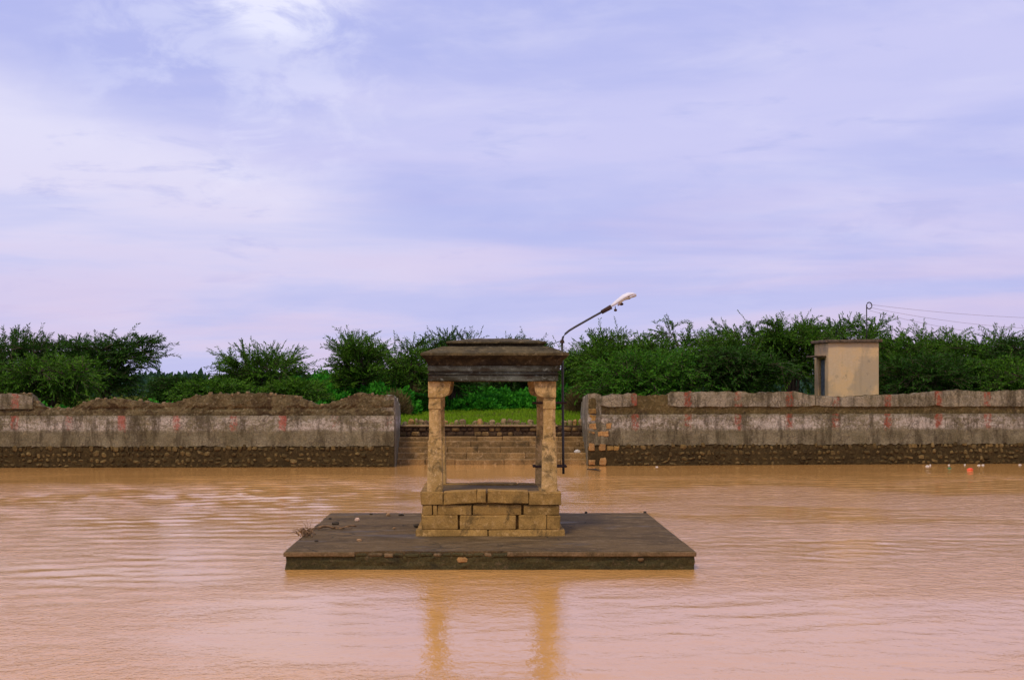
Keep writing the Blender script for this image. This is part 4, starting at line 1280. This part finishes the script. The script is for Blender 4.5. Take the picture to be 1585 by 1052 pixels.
DS = [(520, 811.5, .075, .035, PEBBLED, 'flat dark stone on the deck behind the fallen branch'),
      (553, 806, .045, .045, PEBBLEP, 'round pale pink stone on the back left of the deck'),
      (574.6, 796.5, .03, .025, PEBBLED, 'tiny dark stone left of the tan stone at the deck back edge'),
      (601, 798, .04, .04, PEBBLEB, 'tan stone at the back edge of the deck, left of the plinth'),
      (621, 797.5, .06, .025, PEBBLED, 'flat dark stone at the deck back edge nearest the plinth'),
      (556, 837.5, .045, .03, PEBBLEB, 'brown stone on the open front left of the deck'),
      (645, 815.5, .06, .04, PEBBLED, 'black stone lying against the plinth left corner'),
      (610, 818, .025, .02, PEBBLEB, 'small brown pebble midway between branch and plinth'),
      (490, 838, .035, .02, PEBBLED, 'small dark stone near the left edge in front of the branch'),
      (511, 803, .03, .02, PEBBLED, 'small dark pebble at the back left corner of the deck'),
      (907, 794, .03, .025, PEBBLED, 'small dark stone on the back edge right of the plinth'),
      (998, 793.6, .035, .025, PEBBLED, 'dark stone at the back right corner of the deck')]
for i, (px, py, s, h, m_, lab) in enumerate(DS):
    x, y = deckpt(px, py)
    blob('loose_stone', x, y, PT + 0.004, s, s * 0.8, h, m_, lab, 'stone', 'loose stones on the deck', i)


def debris():
    r = np.random.default_rng(2)
    a, b_ = deckpt(492, 820), deckpt(552, 817.5)
    n = 9
    t = np.linspace(0, 1, n)
    P = np.stack([a[0] + (b_[0] - a[0]) * t, a[1] + (b_[1] - a[1]) * t + 0.06 * np.sin(t * 5), PT + 0.035 + 0.03 * np.sin(t * 9)], 1)
    paths, rad = [P], [np.linspace(0.028, 0.014, n)]
    for i in (3, 5):
        q = P[i]
        paths.append(np.array([q, q + np.array([0.10, -0.08, 0.03]), q + np.array([.2, -.12, .01])])); rad.append(np.array([.01, .008, .004]))
    V, Fc = tube_mesh(paths, rad, 6)
    o = build('fallen_branch', V, Fc, TWIG, origin=(a[0], a[1], PT), smooth=True)
    tag(o, 'thin dry branch lying across the back left of the deck', 'branch')
    # dried weed clump caught at the left edge
    c = deckpt(475, 828)
    paths, rad = [], []
    for i in range(46):
        an = r.uniform(0, 6.28); ln = r.uniform(0.08, 0.22)
        s0 = np.array([c[0] + r.normal(0, .06), c[1] + r.normal(0, .14), PT + r.uniform(0.0, .04)])
        e = s0 + np.array([math.cos(an) * ln, math.sin(an) * ln, r.uniform(0.0, .12)])
        paths.append(np.array([s0, (s0 + e) / 2 + np.array([0, 0, .04]), e])); rad.append(np.array([.011, .008, .003]))
    for i in range(3):
        s0 = np.array([c[0] + 0.02 * i, c[1], PT + .02])
        paths.append(np.array([s0, s0 + np.array([.02 * (i - 1), 0, .15]), s0 + np.array([.09 * (i - 1) - .03, 0, .27])])); rad.append(np.array([.005, .004, .002]))
    V, Fc = tube_mesh(paths, rad, 4)
    o = build('weed_clump', V, Fc, TWIG, origin=(c[0], c[1], PT))
    tag(o, 'clump of dried weeds caught on the left edge of the deck', 'weeds')
    # floating stick
    a, b_ = waterpt(909, 726), waterpt(929, 729)
    P = np.array([(a[0], a[1], .01), ((a[0] + b_[0]) / 2, (a[1] + b_[1]) / 2 + .1, .03), (b_[0], b_[1], .015)])
    V, Fc = tube_mesh([P, P[1:] + np.array([.05, .08, .02])], [np.array([.02, .03, .012]), np.array([.012, .006])], 6)
    o = build('floating_stick', V, Fc, DARKTWIG, origin=tuple(P[0]))
    tag(o, 'dark wet stick floating by the right wall corner', 'stick')


debris()
FL = [(1435, 721.5, .10, .05, LITTERW, 'white floating scrap, first from the left below the right wall'),
      (1439.5, 720, .045, .05, LITTERW, 'greyish tip of litter touching the first white floating scrap'),
      (1468.5, 719.6, .05, .04, LITTERW, 'small pale scrap floating behind the green one'),
      (1469, 724.5, .08, .05, LITTERG, 'green plastic scrap floating near the right wall'),
      (1493, 719.2, .05, .045, LITTERW, 'white dot of litter floating left of the orange red piece'),
      (1501, 727, .145, .075, LITTERR, 'orange red plastic piece floating near the right wall'),
      (1514.5, 719.8, .08, .04, LITTERW, 'left one of two neighbouring white scraps by the right wall'),
      (1521, 719.6, .07, .045, LITTERW, 'right one of two neighbouring white scraps by the right wall'),
      (1578, 719.2, .08, .04, LITTERW, 'white scrap floating at the right edge of the view'),
      (1016.5, 722.5, .07, .04, LITTERW, 'lone white scrap floating right of the orange corner stones')]
for i, (px, py, s, h, m_, lab) in enumerate(FL):
    x, y = waterpt(px, py)
    y = min(y, yr(x) - 0.12)
    blob('floating_litter', x, y, -0.012, s * .75, s * 0.55, h * .7, m_, lab, 'litter', 'litter floating by the right wall', i + 20)
blob('plastic_bag', PX(893.5, 51.35), 51.15, 0.394, .13, .09, .075, LITTERW, 'crumpled white plastic bag lying on the steps', 'bag', None, 44)
